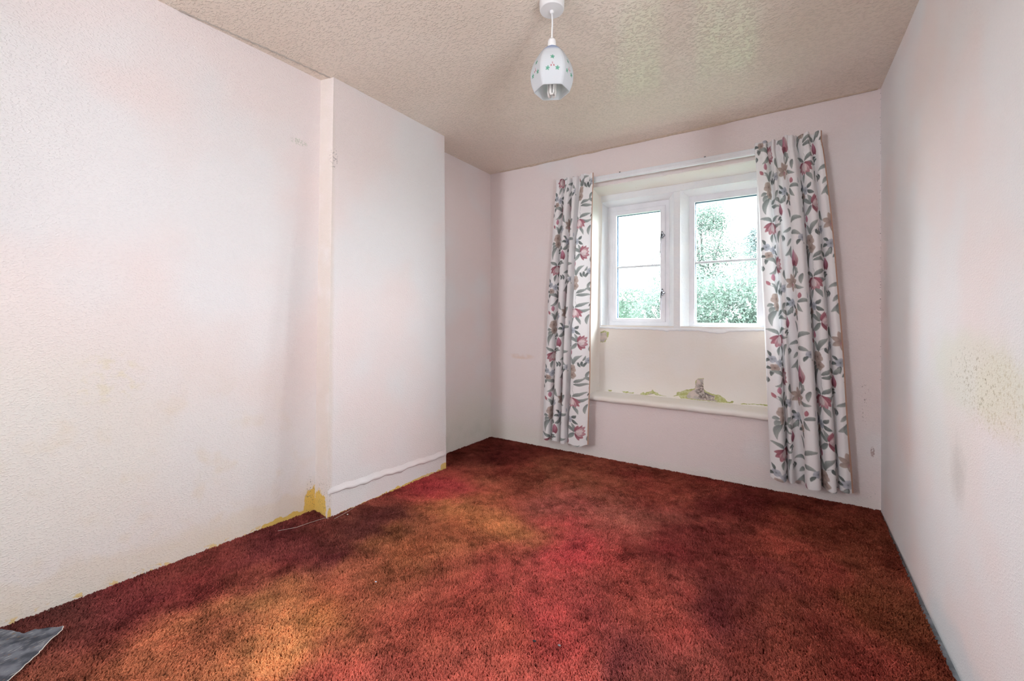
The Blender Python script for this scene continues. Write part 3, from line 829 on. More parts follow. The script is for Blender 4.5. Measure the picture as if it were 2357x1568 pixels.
leaf(.225, .10, .06, .02, 100, .15); leaf(.235, .33, .055, .019, 70, .15); leaf(.40, .36, .05, .018, 100, .1); leaf(.23, .52, .045, .017, 110, .1)
twig(.23, .02, 60, 2, .017); small_flower(.41, .155, .018, BLUE_A, BLUE_B, 5, 15); leaf(.40, .165, .03, .014, 120, .1, 1)
# soften very slightly, as printed cotton
tile = (tile * 2 + np.roll(tile, 1, 0) + np.roll(tile, -1, 0) + np.roll(tile, 1, 1) + np.roll(tile, -1, 1)) / 6

_t = NT('printed_curtain_cotton')
_a = _t.n('ShaderNodeAttribute'); _a.attribute_name = 'dye'
_w = _t.bump(_t.noise(420.0, 2), 0.12, 0.001)
_p = _t.principled(_a.outputs['Color'], 0.8, 0.2, _w)
_tl = _t.n('ShaderNodeBsdfTranslucent'); _t.l(_a.outputs['Color'], _tl.inputs['Color'])
_mx = _t.n('ShaderNodeMixShader'); _mx.inputs[0].default_value = 0.12
_t.l(_p, _mx.inputs[1]); _t.l(_tl.outputs[0], _mx.inputs[2])
mat_curtain = _t.done(_mx.outputs[0])

def catmull(P, n):
    P = np.array(P, float)
    Q = np.vstack([2 * P[0] - P[1], P, 2 * P[-1] - P[-2]])
    out = []
    for i in range(1, len(Q) - 2):
        for t in np.linspace(0, 1, 16, endpoint=False):
            p0, p1, p2, p3 = Q[i - 1], Q[i], Q[i + 1], Q[i + 2]
            out.append(0.5 * ((2 * p1) + (-p0 + p2) * t + (2 * p0 - 5 * p1 + 4 * p2 - p3) * t * t + (-p0 + 3 * p1 - 3 * p2 + p3) * t ** 3))
    out.append(P[-1]); out = np.array(out)
    s = np.concatenate([[0], np.cumsum(np.hypot(*np.diff(out, axis=0).T))])
    tt = np.linspace(0, s[-1], n)
    return np.stack([np.interp(tt, s, out[:, 0]), np.interp(tt, s, out[:, 1])], 1), s[-1]

def curtain(label, ctrl, top, hem_z, u_off, v_off, pleats, seed, hem_wave):
    NU, NV = 440, 660
    bot, width = catmull(ctrl, NU)
    x0, x1 = ctrl[0][0], ctrl[-1][0]
    V = np.zeros((NV, NU, 3)); 
    s = np.linspace(0, 1, NU)
    fx = (bot[:, 0] - x0) / (x1 - x0)
    # at the heading the cloth is gathered more evenly
    xt = top[0] + (top[1] - top[0]) * (0.55 * fx + 0.45 * s)
    yt = 2.945 + (bot[:, 1] - 2.935) * 0.5
    hz = np.array([hem_wave(k) for k in s])
    for j in range(NV):
        v = j / (NV - 1)                                       # 0 at the heading, 1 at the hem
        k = np.clip((v - 0.03) / 0.97, 0, 1) ** 0.72
        x = xt * (1 - k) + bot[:, 0] * k
        y = yt * (1 - k) + bot[:, 1] * k
        g = math.exp(-((v - 0.0) / 0.075) ** 2)                # gathering tape ripples
        ph = s * pleats * 2 * math.pi
        y = y + g * 0.010 * np.sin(ph + 0.8 * np.sin(s * 23))
        x = x + g * 0.003 * np.cos(ph)
        tape = math.exp(-((v - 0.042) / 0.008) ** 2)
        y = y + tape * 0.006
        sway = 0.0035 * np.sin(v * 7.0 + s * 9 + seed) * k + 0.0025 * np.sin(v * 17 + s * 31 + seed * 2) * k
        V[j, :, 0] = x + sway * 0.6
        V[j, :, 1] = np.minimum(y + sway, 2.959 if v < 0.05 else min(3.016, 2.959 + (v - 0.05) * 0.8))
        ztop = 2.103 - 0.006 * (x + 0.66) + 0.004 * np.sin(ph * 0.5 + seed) * (1 - v)
        V[j, :, 2] = ztop * (1 - v) + (hem_z + hz) * v
    ur = s * width * 0.74 + u_off
    iu = np.clip(((ur % TW) / RES).astype(int), 0, tw - 1)
    drop = np.floor(ur / TW) * TH / 2                          # half-drop repeat
    iv = ((((np.linspace(0, 2.0, NV) + v_off)[:, None] + drop[None, :]) % TH) / RES).astype(int) % th
    colr = tile[iv, iu[None, :]]
    colr[:, -5:] = lin((196, 158, 138))                        # tan lining showing along the side hem
    idx = np.arange(NV * NU).reshape(NV, NU)
    F = np.stack([idx[:-1, :-1], idx[1:, :-1], idx[1:, 1:], idx[:-1, 1:]], -1).reshape(-1, 4)
    me = bpy.data.meshes.new('curtain')
    me.vertices.add(NV * NU); me.vertices.foreach_set('co', V.reshape(-1))
    me.loops.add(F.size); me.loops.foreach_set('vertex_index', F.reshape(-1))
    me.polygons.add(len(F)); me.polygons.foreach_set('loop_start', np.arange(len(F)) * 4); me.polygons.foreach_set('loop_total', np.full(len(F), 4))
    me.update(calc_edges=True)
    me.polygons.foreach_set('use_smooth', np.ones(len(F), bool))
    at = me.color_attributes.new('dye', 'FLOAT_COLOR', 'POINT')
    at.data.foreach_set('color', np.concatenate([colr.reshape(-1, 3), np.ones((NV * NU, 1))], 1).reshape(-1))
    me.materials.append(mat_curtain)
    o = bpy.data.objects.new('curtain', me)
    COL.objects.link(o)
    root = empty('floral_curtain', ((x0 + x1) / 2, 2.94, hem_z))
    o.name = 'curtain_cloth'
    o.parent = root; o.matrix_parent_inverse = Matrix.Translation(root.location).inverted()
    put_props(root, label, 'curtain', 'floral curtains at the window')
    # gathering tape behind the heading, and the side hem on the leading edge
    b = bmesh.new()
    hx = np.linspace(top[0] + 0.006, top[1] - 0.006, 30)
    r0 = [b.verts.new((x, 2.962, 2.095 - 0.006 * (x + 0.66))) for x in hx]; r1 = [b.verts.new((x, 2.962, 2.035 - 0.006 * (x + 0.66))) for x in hx]
    for k in range(29): b.faces.new((r0[k], r0[k + 1], r1[k + 1], r1[k]))
    tp = bm_obj('heading_tape', b, mat_plastic, root); tp.matrix_parent_inverse = o.matrix_parent_inverse
    return root

left_ctrl = [(-1.605, 2.97), (-1.594, 2.935), (-1.56, 2.908), (-1.53, 2.915), (-1.519, 2.96), (-1.512, 2.99), (-1.503, 2.96), (-1.494, 2.912), (-1.468, 2.895), (-1.447, 2.91), (-1.440, 2.958), (-1.435, 2.982), (-1.427, 2.945), (-1.418, 2.902), (-1.40, 2.89), (-1.385, 2.903), (-1.380, 2.955), (-1.374, 2.975), (-1.367, 2.93), (-1.348, 2.893), (-1.31, 2.882), (-1.26, 2.888), (-1.22, 2.90), (-1.194, 2.92)]
right_ctrl = [(-.061, 2.955), (-.054, 2.918), (-.02, 2.895), (.012, 2.903), (.025, 2.955), (.030, 2.985), (.036, 2.95), (.046, 2.918), (.060, 2.928), (.070, 2.968), (.092, 2.976), (.108, 2.945), (.120, 2.872), (.146, 2.850), (.172, 2.858), (.184, 2.915), (.188, 2.968), (.196, 2.93), (.212, 2.886), (.235, 2.876), (.252, 2.893), (.259, 2.95), (.266, 2.968), (.276, 2.932), (.30, 2.916), (.328, 2.935)]
curtain('narrow floral curtain hanging at the left edge of the window', left_ctrl, (-1.478, -1.167), 0.098, 0.02, 0.05, 12, 1.0,
        lambda k: 0.006 * math.sin(k * 40) + (0.012 * max(0, k - 0.9) / 0.1))
curtain('wide floral curtain hanging at the right edge of the window', right_ctrl, (-0.143, 0.186), 0.098, 0.02, 0.22, 12, 2.2,
        lambda k: 0.010 * max(0.0, 1 - k / 0.15) + 0.004 * math.sin(k * 37))

# ------------------------------------------------------------------ pendant lamp
LX, LY = -0.765, 1.490
lamp = empty('pendant_lamp', (LX, LY, 1.94))
put_props(lamp, 'white glass pendant lamp with holly print hanging from the ceiling', 'ceiling lamp')
linv = Matrix.Translation(lamp.location).inverted()
def lamp_part(o):
    o.parent = lamp; o.matrix_parent_inverse = linv; return o
b = bmesh.new()
lathe(b, [(0.0, 2.301), (0.049, 2.301), (0.0492, 2.290), (0.0478, 2.268), (0.0455, 2.2635), (0.012, 2.2615), (0.0, 2.2615)], (LX, LY), 56)
rose = lamp_part(bm_obj('ceiling_rose', b, mat_lampwhite, None, True))
rose.data.polygons.foreach_set('use_smooth', [abs(p.normal.z) < 0.9 for p in rose.data.polygons])
b = bmesh.new(); lathe(b, [(0.0, 2.264), (0.0085, 2.264), (0.009, 2.259), (0.0075, 2.254), (0.005, 2.252), (0.0, 2.252)], (LX, LY), 24)
o = bm_obj('cord_grommet', b, mat_lampwhite, rose, True)
b = bmesh.new()
tube(b, [(LX, LY, 2.258), (LX + 0.0015, LY, 2.235), (LX + 0.002, LY, 2.21), (LX + 0.0005, LY, 2.18), (LX, LY, 2.14)], 0.0032, 12)
lamp_part(bm_obj('flex_cord', b, mat_lampwhite, None, True))
b = bmesh.new()
lathe(b, [(0.0, 2.150), (0.012, 2.150), (0.0145, 2.146), (0.0158, 2.140), (0.0172, 2.119), (0.0172, 2.110), (0.0, 2.108)], (LX, LY), 32)
lamp_part(bm_obj('lamp_holder', b, mat_lampwhite, None, True))
# hexagonal bulbous glass shade
SZ0, SZ1 = 1.942, 2.117
prof_t = np.array([0.0, 0.05, 0.12, 0.22, 0.35, 0.50, 0.62, 0.75, 0.88, 1.0])
prof_r = np.array([.0185, .031, .045, .0595, .0725, .0815, .0845, .0835, .078, .069])
ROT = math.radians(-121)       # middle of one facet faces the viewer
NA, NZ = 240, 120
HOL, BER = lin((125, 195, 168)), lin((214, 110, 120))
V, C = [], []
for j in range(NZ + 1):
    t = j / NZ
    r = float(np.interp(t, prof_t, prof_r)); 
    # smooth the profile a little
    r = float(np.mean([np.interp(np.clip(t + d, 0, 1), prof_t, prof_r) for d in (-0.05, -0.025, 0, 0.025, 0.05)])) if 0.03 < t < 0.97 else r
    z = SZ1 + (SZ0 - SZ1) * t
    hexk = min(1.0, max(0.0, (t - 0.02) / 0.25))
    for i in range(NA):
        a = 2 * math.pi * i / NA
        seg = math.pi / 3
        am = (a + seg / 2) % seg - seg / 2                      # angle from the facet's middle
        hexr = r * math.cos(seg / 2) / math.cos(am) * 1.035
        hexr = min(hexr, r * 1.0)
        rr = r * (1 - hexk) + hexr * hexk
        V.append((LX + rr * math.cos(a + ROT), LY + rr * math.sin(a + ROT), z))
        base = np.array((0.92, 0.94, 0.97))
        if t < 0.2: base = base * (1 - (1 - t / 0.2) ** 0.8 * np.array((0.72, 0.55, 0.15)))
        h = am * r; v_ = t * (SZ1 - SZ0)
        c = base
        for (hx_, hv, hr) in ((0, .076, .0105), (-.020, .122, .0098), (.020, .122, .0098)):
            dx, dv = h - hx_, v_ - hv
            q = math.hypot(dx, dv); an = math.atan2(dv, dx)
            if q < hr * (0.70 + 0.22 * math.cos(an * 5 + 0.6)): c = HOL
        for (hx_, hv) in ((0, .103), (-.006, .112), (.006, .112)):
            if ((h - hx_) / 0.0022) ** 2 + ((v_ - hv) / 0.0042) ** 2 < 1: c = BER
        C.append((*c, 1.0))
outer_n = len(V)
for j in (NZ, NZ * 3 // 4, NZ // 2, NZ // 4, 4):                # inner skin
    for i in range(NA):
        p = V[j * NA + i]; k = 0.955 if j < NZ else 0.95
        V.append((LX + (p[0] - LX) * k, LY + (p[1] - LY) * k, p[2] + (0.0 if j == NZ else -0.001)))
        C.append((0.90, 0.92, 0.92, 1.0))
F = []
for j in range(NZ):
    for i in range(NA):
        F.append((j * NA + i, j * NA + (i + 1) % NA, (j + 1) * NA + (i + 1) % NA, (j + 1) * NA + i))
rows_i = [NZ * NA] + [outer_n + k * NA for k in range(5)]
for r0, r1 in zip(rows_i[:-1], rows_i[1:]):
    for i in range(NA):
        F.append((r0 + i, r0 + (i + 1) % NA, r1 + (i + 1) % NA, r1 + i))
_t = NT('printed_opal_glass')
_a = _t.n('ShaderNodeAttribute'); _a.attribute_name = 'dye'
_p = _t.principled(_a.outputs['Color'], 0.12, 0.6)
_tl = _t.n('ShaderNodeBsdfTranslucent'); _t.l(_a.outputs['Color'], _tl.inputs['Color'])
_mx = _t.n('ShaderNodeMixShader'); _mx.inputs[0].default_value = 0.5
_t.l(_p, _mx.inputs[1]); _t.l(_tl.outputs[0], _mx.inputs[2])
shade = lamp_part(mesh_obj('lamp_shade', V, F, _t.done(_mx.outputs[0]), None, True))
shade['label'] = 'hexagonal white glass shade printed with holly sprigs'
at = shade.data.color_attributes.new('dye', 'FLOAT_COLOR', 'POINT')
at.data.foreach_set('color', np.array(C).reshape(-1))
mat_tube = plain('unlit_bulb_glass', (0.74, 0.70, 0.66, 1), 0.3, 0.5, 0.03, 20.0)
b = bmesh.new(); lathe(b, [(0.0, 2.112), (0.019, 2.112), (0.021, 2.075), (0.018, 2.06), (0.0, 2.058)], (LX, LY), 28)
bulb = lamp_part(bm_obj('bulb_base', b, mat_lampwhite, None, True))
for k in range(3):
    a0 = math.radians(-60 + 120 * k)
    cx_, cy_ = LX + 0.011 * math.cos(a0), LY + 0.011 * math.sin(a0)
    tx, ty = -math.sin(a0) * 0.0068, math.cos(a0) * 0.0068
    b = bmesh.new()
    tube(b, [(cx_ + tx, cy_ + ty, 2.06), (cx_ + tx, cy_ + ty, 1.936), (cx_ + tx * 0.7, cy_ + ty * 0.7, 1.929), (cx_ - tx * 0.7, cy_ - ty * 0.7, 1.929), (cx_ - tx, cy_ - ty, 1.936), (cx_ - tx, cy_ - ty, 2.06)], 0.0056, 12)
    o = bm_obj('bulb_tube', b, mat_tube, bulb, True)

# ------------------------------------------------------------------ carpet
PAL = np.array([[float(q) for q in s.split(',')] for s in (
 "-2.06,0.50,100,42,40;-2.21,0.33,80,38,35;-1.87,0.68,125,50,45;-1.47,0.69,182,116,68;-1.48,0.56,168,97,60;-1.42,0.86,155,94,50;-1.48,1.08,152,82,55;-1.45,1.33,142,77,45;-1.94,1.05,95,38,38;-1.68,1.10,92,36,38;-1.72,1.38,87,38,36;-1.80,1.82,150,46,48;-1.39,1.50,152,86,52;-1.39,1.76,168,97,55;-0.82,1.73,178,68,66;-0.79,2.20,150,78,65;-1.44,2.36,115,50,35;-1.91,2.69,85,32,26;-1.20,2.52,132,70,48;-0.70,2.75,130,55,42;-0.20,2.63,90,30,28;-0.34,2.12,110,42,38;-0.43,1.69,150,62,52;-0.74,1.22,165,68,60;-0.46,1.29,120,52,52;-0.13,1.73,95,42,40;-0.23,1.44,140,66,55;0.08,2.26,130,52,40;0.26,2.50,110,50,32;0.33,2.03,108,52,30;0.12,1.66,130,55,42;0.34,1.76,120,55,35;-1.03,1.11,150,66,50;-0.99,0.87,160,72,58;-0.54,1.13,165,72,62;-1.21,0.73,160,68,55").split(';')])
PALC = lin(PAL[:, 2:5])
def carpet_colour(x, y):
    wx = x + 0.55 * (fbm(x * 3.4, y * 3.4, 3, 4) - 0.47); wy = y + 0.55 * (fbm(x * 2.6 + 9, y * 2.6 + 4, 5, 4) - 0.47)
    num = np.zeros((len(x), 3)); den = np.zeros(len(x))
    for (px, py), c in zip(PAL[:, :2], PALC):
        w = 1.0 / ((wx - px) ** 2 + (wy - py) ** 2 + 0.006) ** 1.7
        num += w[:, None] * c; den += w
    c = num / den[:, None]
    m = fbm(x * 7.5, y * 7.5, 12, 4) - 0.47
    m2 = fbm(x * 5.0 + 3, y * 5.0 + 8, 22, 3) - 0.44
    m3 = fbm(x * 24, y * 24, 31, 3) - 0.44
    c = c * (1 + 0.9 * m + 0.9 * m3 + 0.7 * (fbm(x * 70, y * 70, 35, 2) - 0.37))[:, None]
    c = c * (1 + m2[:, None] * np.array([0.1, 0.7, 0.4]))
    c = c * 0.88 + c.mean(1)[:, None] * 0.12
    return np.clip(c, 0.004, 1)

def wall_x(y):
    """left boundary of the carpet"""
    return np.where(y < 1.36, -2.162 - 0.0745 * (1.372 - y), np.where(y < 2.24, -2.012 + 0.045 * (y - 1.346), -2.19 + 0.045 * (y - 2.25)))
def gap_x(y):
    """right boundary: stops short of the wall by a ragged gap"""
    g = np.interp(y, [-2, 1.4, 1.8, 2.05, 2.35, 2.6, 2.8, 3.03], [.018, .020, .020, .024, .018, .014, .008, .004])
    return np.interp(y, [-1.9, 3.03], [.418, .455]) - g + 0.004 * (fbm(y * 14, y * 0, 2, 3) - 0.5)

carpet = empty('fitted_carpet', (-0.8, 1.2, -0.02))
put_props(carpet, 'mottled red and brown long pile carpet covering the floor', 'carpet')
cinv = Matrix.Translation(carpet.location).inverted()
# backing: follows the walls
bm = bmesh.new()
ys = np.concatenate([np.linspace(-1.89, 1.345, 80), np.linspace(1.36, 2.235, 30), np.linspace(2.25, 3.022, 30)])
prev = None
top_rows = []
for y in ys:
    xs_ = np.linspace(float(wall_x(np.array(y))) + 0.004, float(gap_x(np.array(y))), 24)
    top_rows.append([bm.verts.new((x, y, -0.0118)) for x in xs_])
for r0, r1 in zip(top_rows[:-1], top_rows[1:]):
    for k in range(23): bm.faces.new((r0[k], r0[k + 1], r1[k + 1], r1[k]))
_t = NT('carpet_backing')
_c = _t.mix(_t.ramp(_t.noise(9.0, 4), 0.35, 0.65), rgba(58, 20, 18), rgba(88, 38, 26))
mat_backing = _t.done(_t.principled(_c, 0.95, 0.05))
o = bm_obj('carpet_backing', bm, mat_backing, carpet); o.matrix_parent_inverse = cinv

# pile: leaning twisted tufts, gathered into small clumps
NP = 680000
x = rng.uniform(-2.36, 0.46, NP * 2); y = rng.uniform(-0.25, 3.022, NP * 2)
# only where the floor can be seen from about this part of the room; thin out nothing else
ok = (x > wall_x(y) + 0.003) & (x < gap_x(y)) & (y > -0.10 + 0.0 * x)
ok &= (0.538 * -x + 0.843 * y) > 0.78
x, y = x[ok][:NP], y[ok][:NP]
n = len(x)
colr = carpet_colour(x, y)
clump = 0.0085
best = np.full(n, 9.0); ctx = x.copy(); cty = y.copy()
jit = rng.uniform(0, 1, (400, 400, 2))
gi, gj = np.floor(x / clump).astype(int), np.floor(y / clump).astype(int)
for di in (-1, 0, 1):
    for dj in (-1, 0, 1):
        a_, b_ = gi + di, gj + dj
        q = jit[a_ % 400, b_ % 400]
        px_, py_ = (a_ + q[:, 0]) * clump, (b_ + q[:, 1]) * clump
        d_ = (px_ - x) ** 2 + (py_ - y) ** 2
        w_ = d_ < best
        best[w_] = d_[w_]; ctx[w_] = px_[w_]; cty[w_] = py_[w_]
tone = jit[gi % 400, gj % 400, 0]
lay = 2 * math.pi * (fbm(x * 1.7, y * 1.7, 51, 3) - 0.2) + 1.2 * (fbm(x * 9, y * 9, 55, 2) - 0.4)
leanamt = 0.0015 + 0.0085 * np.clip(fbm(x * 3, y * 3, 57, 3) - 0.25, 0, 1)
hgt = 0.0115 - 60.0 * np.minimum(best, 1e-4) * 0.55 + 0.0052 * (fbm(x * 34, y * 34, 61, 3) - 0.45) * 2 + rng.normal(0, 0.0011, n)
tx = x + np.cos(lay) * leanamt + (ctx - x) * 0.6 + rng.normal(0, 0.0022, n)
ty = y + np.sin(lay) * leanamt + (cty - y) * 0.6 + rng.normal(0, 0.0022, n)
tx = np.clip(tx, wall_x(y) + 0.0015, gap_x(y) + 0.006); ty = np.minimum(ty, 3.0255)
P = np.zeros((n, 3, 3))
for k, f in enumerate((0.0, 0.55, 1.0)):
    q = f ** 1.6
    P[:, k, 0] = x * (1 - q) + tx * q; P[:, k, 1] = y * (1 - q) + ty * q
    P[:, k, 2] = -0.0115 + hgt * (f - 0.30 * f * f) / 0.70
P[:, 1, 0] += rng.normal(0, 0.0018, n); P[:, 1, 1] += rng.normal(0, 0.0018, n)
hc = bpy.data.hair_curves.new('carpet_pile')
hc.add_curves([3] * n)
hc.attributes['position'].data.foreach_set('vector', P.reshape(-1).astype(np.float32))
ra = hc.attributes.get('radius') or hc.attributes.new('radius', 'FLOAT', 'POINT')
ra.data.foreach_set('value', np.tile(np.array([0.0013, 0.0015, 0.0013], np.float32), n))
ca = hc.attributes.new('dye', 'FLOAT_COLOR', 'CURVE')
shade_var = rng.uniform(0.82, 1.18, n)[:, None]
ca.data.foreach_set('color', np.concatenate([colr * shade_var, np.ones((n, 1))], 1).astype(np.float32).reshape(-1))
_t = NT('dyed_wool_pile')
_a = _t.n('ShaderNodeAttribute'); _a.attribute_name = 'dye'
_g = _t.n('ShaderNodeVectorMath', operation='SCALE'); _t.l(_a.outputs['Color'], _g.inputs[0]); _g.inputs['Scale'].default_value = 1.4
_d = _t.n('ShaderNodeBsdfDiffuse'); _t.l(_g.outputs[0], _d.inputs['Color'])
hc.materials.append(_t.done(_d.outputs[0]))
pile = bpy.data.objects.new('carpet_pile', hc)
COL.objects.link(pile)
pile.parent = carpet; pile.matrix_parent_inverse = cinv
pile['kind'] = 'stuff'

# ------------------------------------------------------------------ torn grey sheet, thread and crumbs on the carpet
edge = [(-2.205, .270), (-2.145, .295), (-2.108, .309), (-2.108, .334), (-2.096, .339), (-2.073, .363), (-2.043, .385), (-2.016, .379), (-2.001, .364), (-1.968, .332), (-1.944, .308), (-1.897, .267), (-1.879, .247), (-1.84, .20), (-1.90, .10), (-2.05, .05), (-2.2, .10)]
edge_r = ragged([(p[0], p[1] + 2) for p in edge], 0.008, 0.0018, 77)
edge_r = [(p[0], p[1] - 2) for p in edge_r]
inner = [(xx, yy) for xx in np.arange(-2.21, -1.83, 0.009) for yy in np.arange(0.04, 0.40, 0.009) if inside((xx, yy), edge_r)]
pts = [Vector(p) for p in edge_r] + [Vector(p) for p in inner]
v2, e2, f2 = delaunay_2d_cdt(pts, [(i, (i + 1) % len(edge_r)) for i in range(len(edge_r))], [], 0, 1e-6)[:3]
bm = bmesh.new()
def sheet_z(px, py):
    d = (px + 2.03) * 0.62 - (py - 0.30) * 0.78
    return 0.008 + 0.006 * math.exp(-(d / 0.02) ** 2) + 0.004 * float(fbm(px * 18, py * 18, 71, 3)) + (0.008 * max(0, (px + 2.06)) / 0.05 * max(0, py - 0.33) / 0.05 if py > 0.33 else 0)
bv = [bm.verts.new((p.x, p.y, sheet_z(p.x, p.y))) for p in v2]
for f in f2:
    c = (sum(v2[i].x for i in f) / 3, sum(v2[i].y for i in f) / 3)
    if inside(c, edge_r): bm.faces.new([bv[i] for i in f])
r = bmesh.ops.extrude_face_region(bm, geom=bm.faces[:])
for g in r['geom']:
    if isinstance(g, bmesh.types.BMVert): g.co.z += 0.002
_t = NT('grey_woven_sheet')
_m = _t.n('ShaderNodeMapping'); _m.inputs['Rotation'].default_value = (0, 0, 0.6); _m.inputs['Scale'].default_value = (1.0, 0.22, 1)
_t.l(_t.pos(), _m.inputs['Vector'])
_c = _t.mix(_t.ramp(_t.noise(16.0, 4), 0.35, 0.65), rgba(70, 72, 79), rgba(108, 110, 117))
_c = _t.mix(_t.math('MULTIPLY', _t.ramp(_t.noise(150.0, 4, 0.6, _m.outputs[0]), 0.56, 0.68), 0.35), _c, rgba(190, 187, 182))
_c = _t.mix(_t.math('MULTIPLY', _t.ramp(_t.noise(38.0, 4), 0.66, 0.72), 0.7), _c, rgba(120, 100, 82))
sheet = empty('grey_sheet', (-2.03, 0.25, 0.008))
put_props(sheet, 'torn grey sheet with frayed pale edges lying on the carpet', 'torn sheet')
sinv = Matrix.Translation(sheet.location).inverted()
o = bm_obj('sheet_body', bm, _t.done(_t.principled(_c, 0.7, 0.25, _t.bump(_t.noise(170.0, 3, 0.6, _m.outputs[0]), 0.5, 0.003))), sheet); o.matrix_parent_inverse = sinv
mat_fray = plain('pale_frayed_thread', rgba(214, 208, 198), 0.8, 0.2, 0.08, 40.0)
bm = bmesh.new()
k0 = min(range(len(edge_r)), key=lambda i: math.dist(edge_r[i], (-2.043, .385))); k1 = min(range(len(edge_r)), key=lambda i: math.dist(edge_r[i], (-1.84, .20)))
tube(bm, [(p[0] + 0.0015, p[1] + 0.0005, sheet_z(*p) + 0.001 + 0.0006 * math.sin(i * 2.1)) for i, p in enumerate(edge_r[k0:k1 + 1])], 0.0013, 6)
o = bm_obj('frayed_edge', bm, mat_fray, sheet); o.matrix_parent_inverse = sinv

bm = bmesh.new()
tube(bm, [(-2.085, 1.13, .004), (-2.038, 1.196, .006), (-2.025, 1.256, .007), (-2.004, 1.33, .008), (-1.985, 1.338, .006)], 0.00055, 6)
put_props(bm_obj('loose_thread', bm, mat_fray), 'long pale loose thread lying on the carpet before the chimney corner', 'thread')
bm = bmesh.new()
tube(bm, [(-1.958, 1.353, .006), (-1.960, 1.40, .008), (-1.968, 1.439, .007), (-1.982, 1.49, .006)], 0.00055, 6)
put_props(bm_obj('loose_thread', bm, mat_fray), 'short pale loose thread lying along the foot of the chimney breast', 'thread')
def crumb(px, py, s, mat, label):
    bm = bmesh.new()
    bmesh.ops.create_icosphere(bm, subdivisions=2, radius=s)
    rr = random.Random(int(px * 1000))
    for v in bm.verts:
        v.co *= rr.uniform(0.75, 1.2); v.co.x *= 1.5; v.co.z *= 0.6
    bm.transform(Matrix.Translation((px, py, 0.006)))
    put_props(bm_obj('crumb', bm, mat, None, True), label, 'crumb')
crumb(-1.942, 1.42, 0.0035, mat_fray, 'pale crumb on the carpet beside the chimney breast')
crumb(-1.356, 1.121, 0.003, plain('bluish_fleck', rgba(190, 200, 215), 0.7, 0.2), 'bluish white crumb in the golden patch of the carpet')
crumb(-0.676, 1.193, 0.004, plain('dark_fleck', rgba(55, 58, 60), 0.7, 0.2), 'small dark crumb in the middle of the near carpet')
crumb(-0.60, 1.22, 0.0035, plain('grey_fleck', rgba(130, 132, 135), 0.7, 0.2), 'small grey crumb in the middle of the near carpet')

# ------------------------------------------------------------------ garden seen through the glass
def leaf_mat(name, c0, c1, scale=2.0):
    t = NT(name)
    c = t.mix(t.ramp(t.noise(scale, 3), 0.35, 0.65), c0, c1)
    d = t.n('ShaderNodeBsdfDiffuse'); t.l(c, d.inputs['Color'])
    s = t.n('ShaderNodeBsdfTranslucent'); t.l(c, s.inputs['Color'])
    m = t.n('ShaderNodeMixShader'); m.inputs[0].default_value = 0.4
    t.l(d.outputs[0], m.inputs[1]); t.l(s.outputs[0], m.inputs[2])
    return t.done(m.outputs[0])
mat_leaf = leaf_mat('spring_leaf', (0.07, 0.098, 0.079, 1), (0.092, 0.117, 0.101, 1))
mat_hedge_leaf = leaf_mat('hedge_leaf', (0.066, 0.1, 0.074, 1), (0.086, 0.118, 0.094, 1))
mat_conifer = leaf_mat('conifer_needles', (0.07, 0.092, 0.09, 1), (0.088, 0.108, 0.106, 1))
mat_blossom = leaf_mat('white_blossom', (0.5, 0.5, 0.48, 1), (0.6, 0.59, 0.57, 1))
mat_bark = plain('grey_bark', (0.05, 0.05, 0.047, 1), 0.9, 0.1, 0.2, 6.0, 0.5)
mat_lawn = plain('lawn_green', (0.05, 0.08, 0.045, 1), 0.9, 0.1, 0.15, 0.6)
GZ = -2.8

def leaf_cloud(name, centres, mat, parent, size, seed):
    """many small pointed leaves as one mesh"""
    r = np.random.default_rng(seed)
    n = len(centres)
    a = r.normal(size=(n, 3)); a /= np.linalg.norm(a, axis=1)[:, None]
    b = r.normal(size=(n, 3)); b -= a * (a * b).sum(1)[:, None]; b /= np.linalg.norm(b, axis=1)[:, None]
    s = size * r.uniform(0.7, 1.35, n)[:, None]
    V = np.stack([centres - a * s, centres - b * s * 0.45 + a * s * .1, centres + a * s, centres + b * s * 0.45 + a * s * .1], 1).reshape(-1, 3)
    F = np.arange(n * 4).reshape(n, 4)
    me = bpy.data.meshes.new(name)
    me.from_pydata(V.tolist(), [], F.tolist())
    me.materials.append(mat)
    o = bpy.data.objects.new(name, me); COL.objects.link(o); o.parent = parent
    o['kind'] = 'stuff'
    if parent: o.matrix_parent_inverse = Matrix.Translation(parent.location).inverted()
    return o

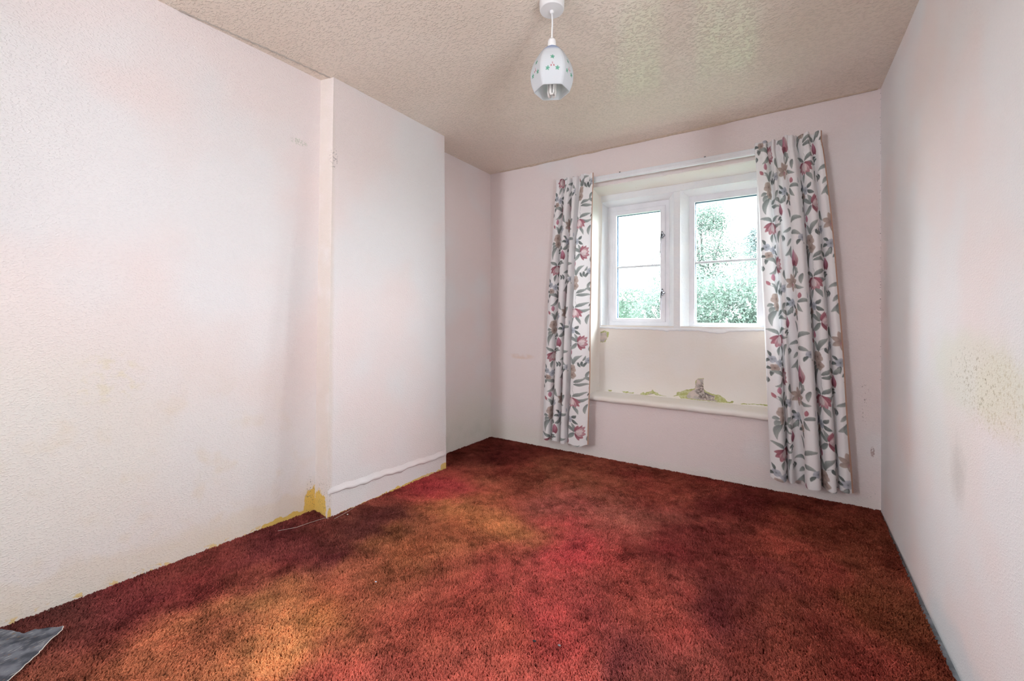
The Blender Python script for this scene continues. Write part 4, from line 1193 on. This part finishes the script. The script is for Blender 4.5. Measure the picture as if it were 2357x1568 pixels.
def tree(name, label, base, top_z, crown, nleaf, lsize, mat, seed, nblos=0, blos_zone=None, fill=0.5):
    r = np.random.default_rng(seed)
    root = empty(name, base)
    put_props(root, label, 'tree')
    inv = Matrix.Translation(root.location).inverted()
    bm = bmesh.new()
    bz = base[2]
    fork = bz + (top_z - bz) * 0.38
    tube(bm, [base, (base[0] + .05, base[1], bz + (fork - bz) * .5), (base[0], base[1], fork), (base[0] + .1, base[1] + .1, fork + (top_z - fork) * .55)], [0.16, 0.13, 0.10, 0.05], 8)
    t = bm_obj('trunk', bm, mat_bark, root, True); t.matrix_parent_inverse = inv
    tips = []
    for k in range(26):
        c, rad = crown[k % len(crown)]
        d = r.normal(size=3); d /= np.linalg.norm(d)
        tip = np.array(c) + d * np.array(rad) * r.uniform(.55, .95)
        st = np.array([base[0], base[1], fork + r.uniform(-.3, .6) * (top_z - fork) * .5])
        mid = (st + tip) / 2 + np.array([0, 0, r.uniform(0.05, .35)])
        bm = bmesh.new(); tube(bm, [st, st * .5 + mid * .5 + r.normal(0, .05, 3), mid, tip * .6 + mid * .4 + r.normal(0, .06, 3), tip], [0.05, 0.038, 0.028, 0.016, 0.006], 6)
        o = bm_obj('branch', bm, mat_bark, root, True); o.matrix_parent_inverse = inv
        tips.append((st, mid, tip))
    # leaves gather in sprays at the shell of each crown lobe
    sprays = []
    for k in range(int(nleaf / 30)):
        c, rad = crown[r.integers(len(crown))]
        d = r.normal(size=3); d /= np.linalg.norm(d)
        sprays.append(np.array(c) + d * np.array(rad) * r.uniform(fill, 1.0) ** 0.6)
    sp_ = np.array(sprays)
    pts = sp_[r.integers(len(sp_), size=nleaf)] + r.normal(size=(nleaf, 3)) * np.array([.17, .17, .13])
    leaf_cloud('foliage', pts, mat, root, lsize, seed + 1)
    if nblos:
        cand = sp_[(sp_[:, 2] < blos_zone)] if blos_zone else sp_
        q = cand[r.integers(len(cand), size=nblos)] + r.normal(size=(nblos, 3)) * .12 + np.array([0, -.12, .04])
        # each panicle is a short upright cone of petals
        pet = []
        for c in q:
            hgt_ = r.uniform(.10, .2)
            for _ in range(9):
                z = r.uniform(0, 1)
                pet.append(c + np.array([r.normal(0, .035 * (1.1 - z)), r.normal(0, .035 * (1.1 - z)), z * hgt_]))
        leaf_cloud('blossom', np.array(pet), mat_blossom, root, 0.036, seed + 2)
    return root

tree('blossom_tree', 'pale green tree with white blossom close behind the right window light', (-1.35, 11.5, GZ), 2.6,
     [((-1.55, 11.3, 1.3), (1.35, 1.0, .9)), ((-0.75, 11.1, 1.3), (1.1, .9, .8)), ((-2.5, 11.6, 1.1), (.9, .9, .8)), ((-1.5, 11.2, .4), (1.7, 1.0, .8)), ((-0.5, 11.2, .4), (1.2, .9, .8))],
     42000, 0.034, mat_leaf, 5, 240, 2.2, 0.35)
tree('tall_tree', 'tall thin leaved tree rising behind the blossom', (-2.1, 15.0, GZ), 5.0,
     [((-2.3, 15.0, 3.2), (1.25, .9, 1.2)), ((-1.6, 15.0, 2.6), (1.1, .9, 1.0)), ((-3.2, 15.2, 2.5), (.95, .8, 1.15)), ((-2.0, 15.0, 4.25), (.7, .6, .6)), ((-1.5, 14.8, 1.6), (1.2, .8, .9)), ((-2.7, 14.8, 1.6), (1.3, .8, .9))],
     40000, 0.034, mat_leaf, 15, 80, 2.8, 0.2)
tree('conifer_tree', 'narrow bluish tree in the distance beside the right curtain', (-1.25, 24.0, GZ), 5.6,
     [((-1.25, 24.0, 4.6), (.3, .3, .9)), ((-1.25, 24.0, 2.8), (.55, .5, 1.2)), ((-1.25, 24.0, 1.0), (.7, .6, 1.2))], 4500, 0.06, mat_conifer, 25, 0, None, 0.2)
# clipped hedge at the left, a row of leaves over a stemmy core
r = np.random.default_rng(33)
hedge = empty('garden_hedge', (-5.2, 13.0, GZ))
put_props(hedge, 'bright green hedge low in the left window light', 'hedge')
nh = 16000
hx = r.uniform(-7.0, -3.3, nh); hz = GZ + (r.uniform(0, 1, nh) ** 0.6) * 4.75; hy = 12.6 + r.uniform(0, .8, nh)
hz = np.minimum(hz, GZ + 4.55 + 0.35 * fbm(hx * 2.2, hx * 0, 9, 3) + r.normal(0, .05, nh))
leaf_cloud('foliage', np.stack([hx, hy, hz], 1), mat_hedge_leaf, hedge, 0.05, 34)
bm = bmesh.new()
for k in range(1): box(bm, (-6.9, 12.8, GZ), (-3.4, 13.3, GZ + 4.3), 0.15)
o = bm_obj('hedge_core', bm, mat_hedge_leaf, hedge); o.matrix_parent_inverse = Matrix.Translation(hedge.location).inverted()
put_props(mesh_obj('ground', [(-60, 3.6, GZ), (60, 3.6, GZ), (60, 120, GZ), (-60, 120, GZ)], [(0, 1, 2, 3)], mat_lawn), 'green lawn outside below the window', None, None, 'structure')
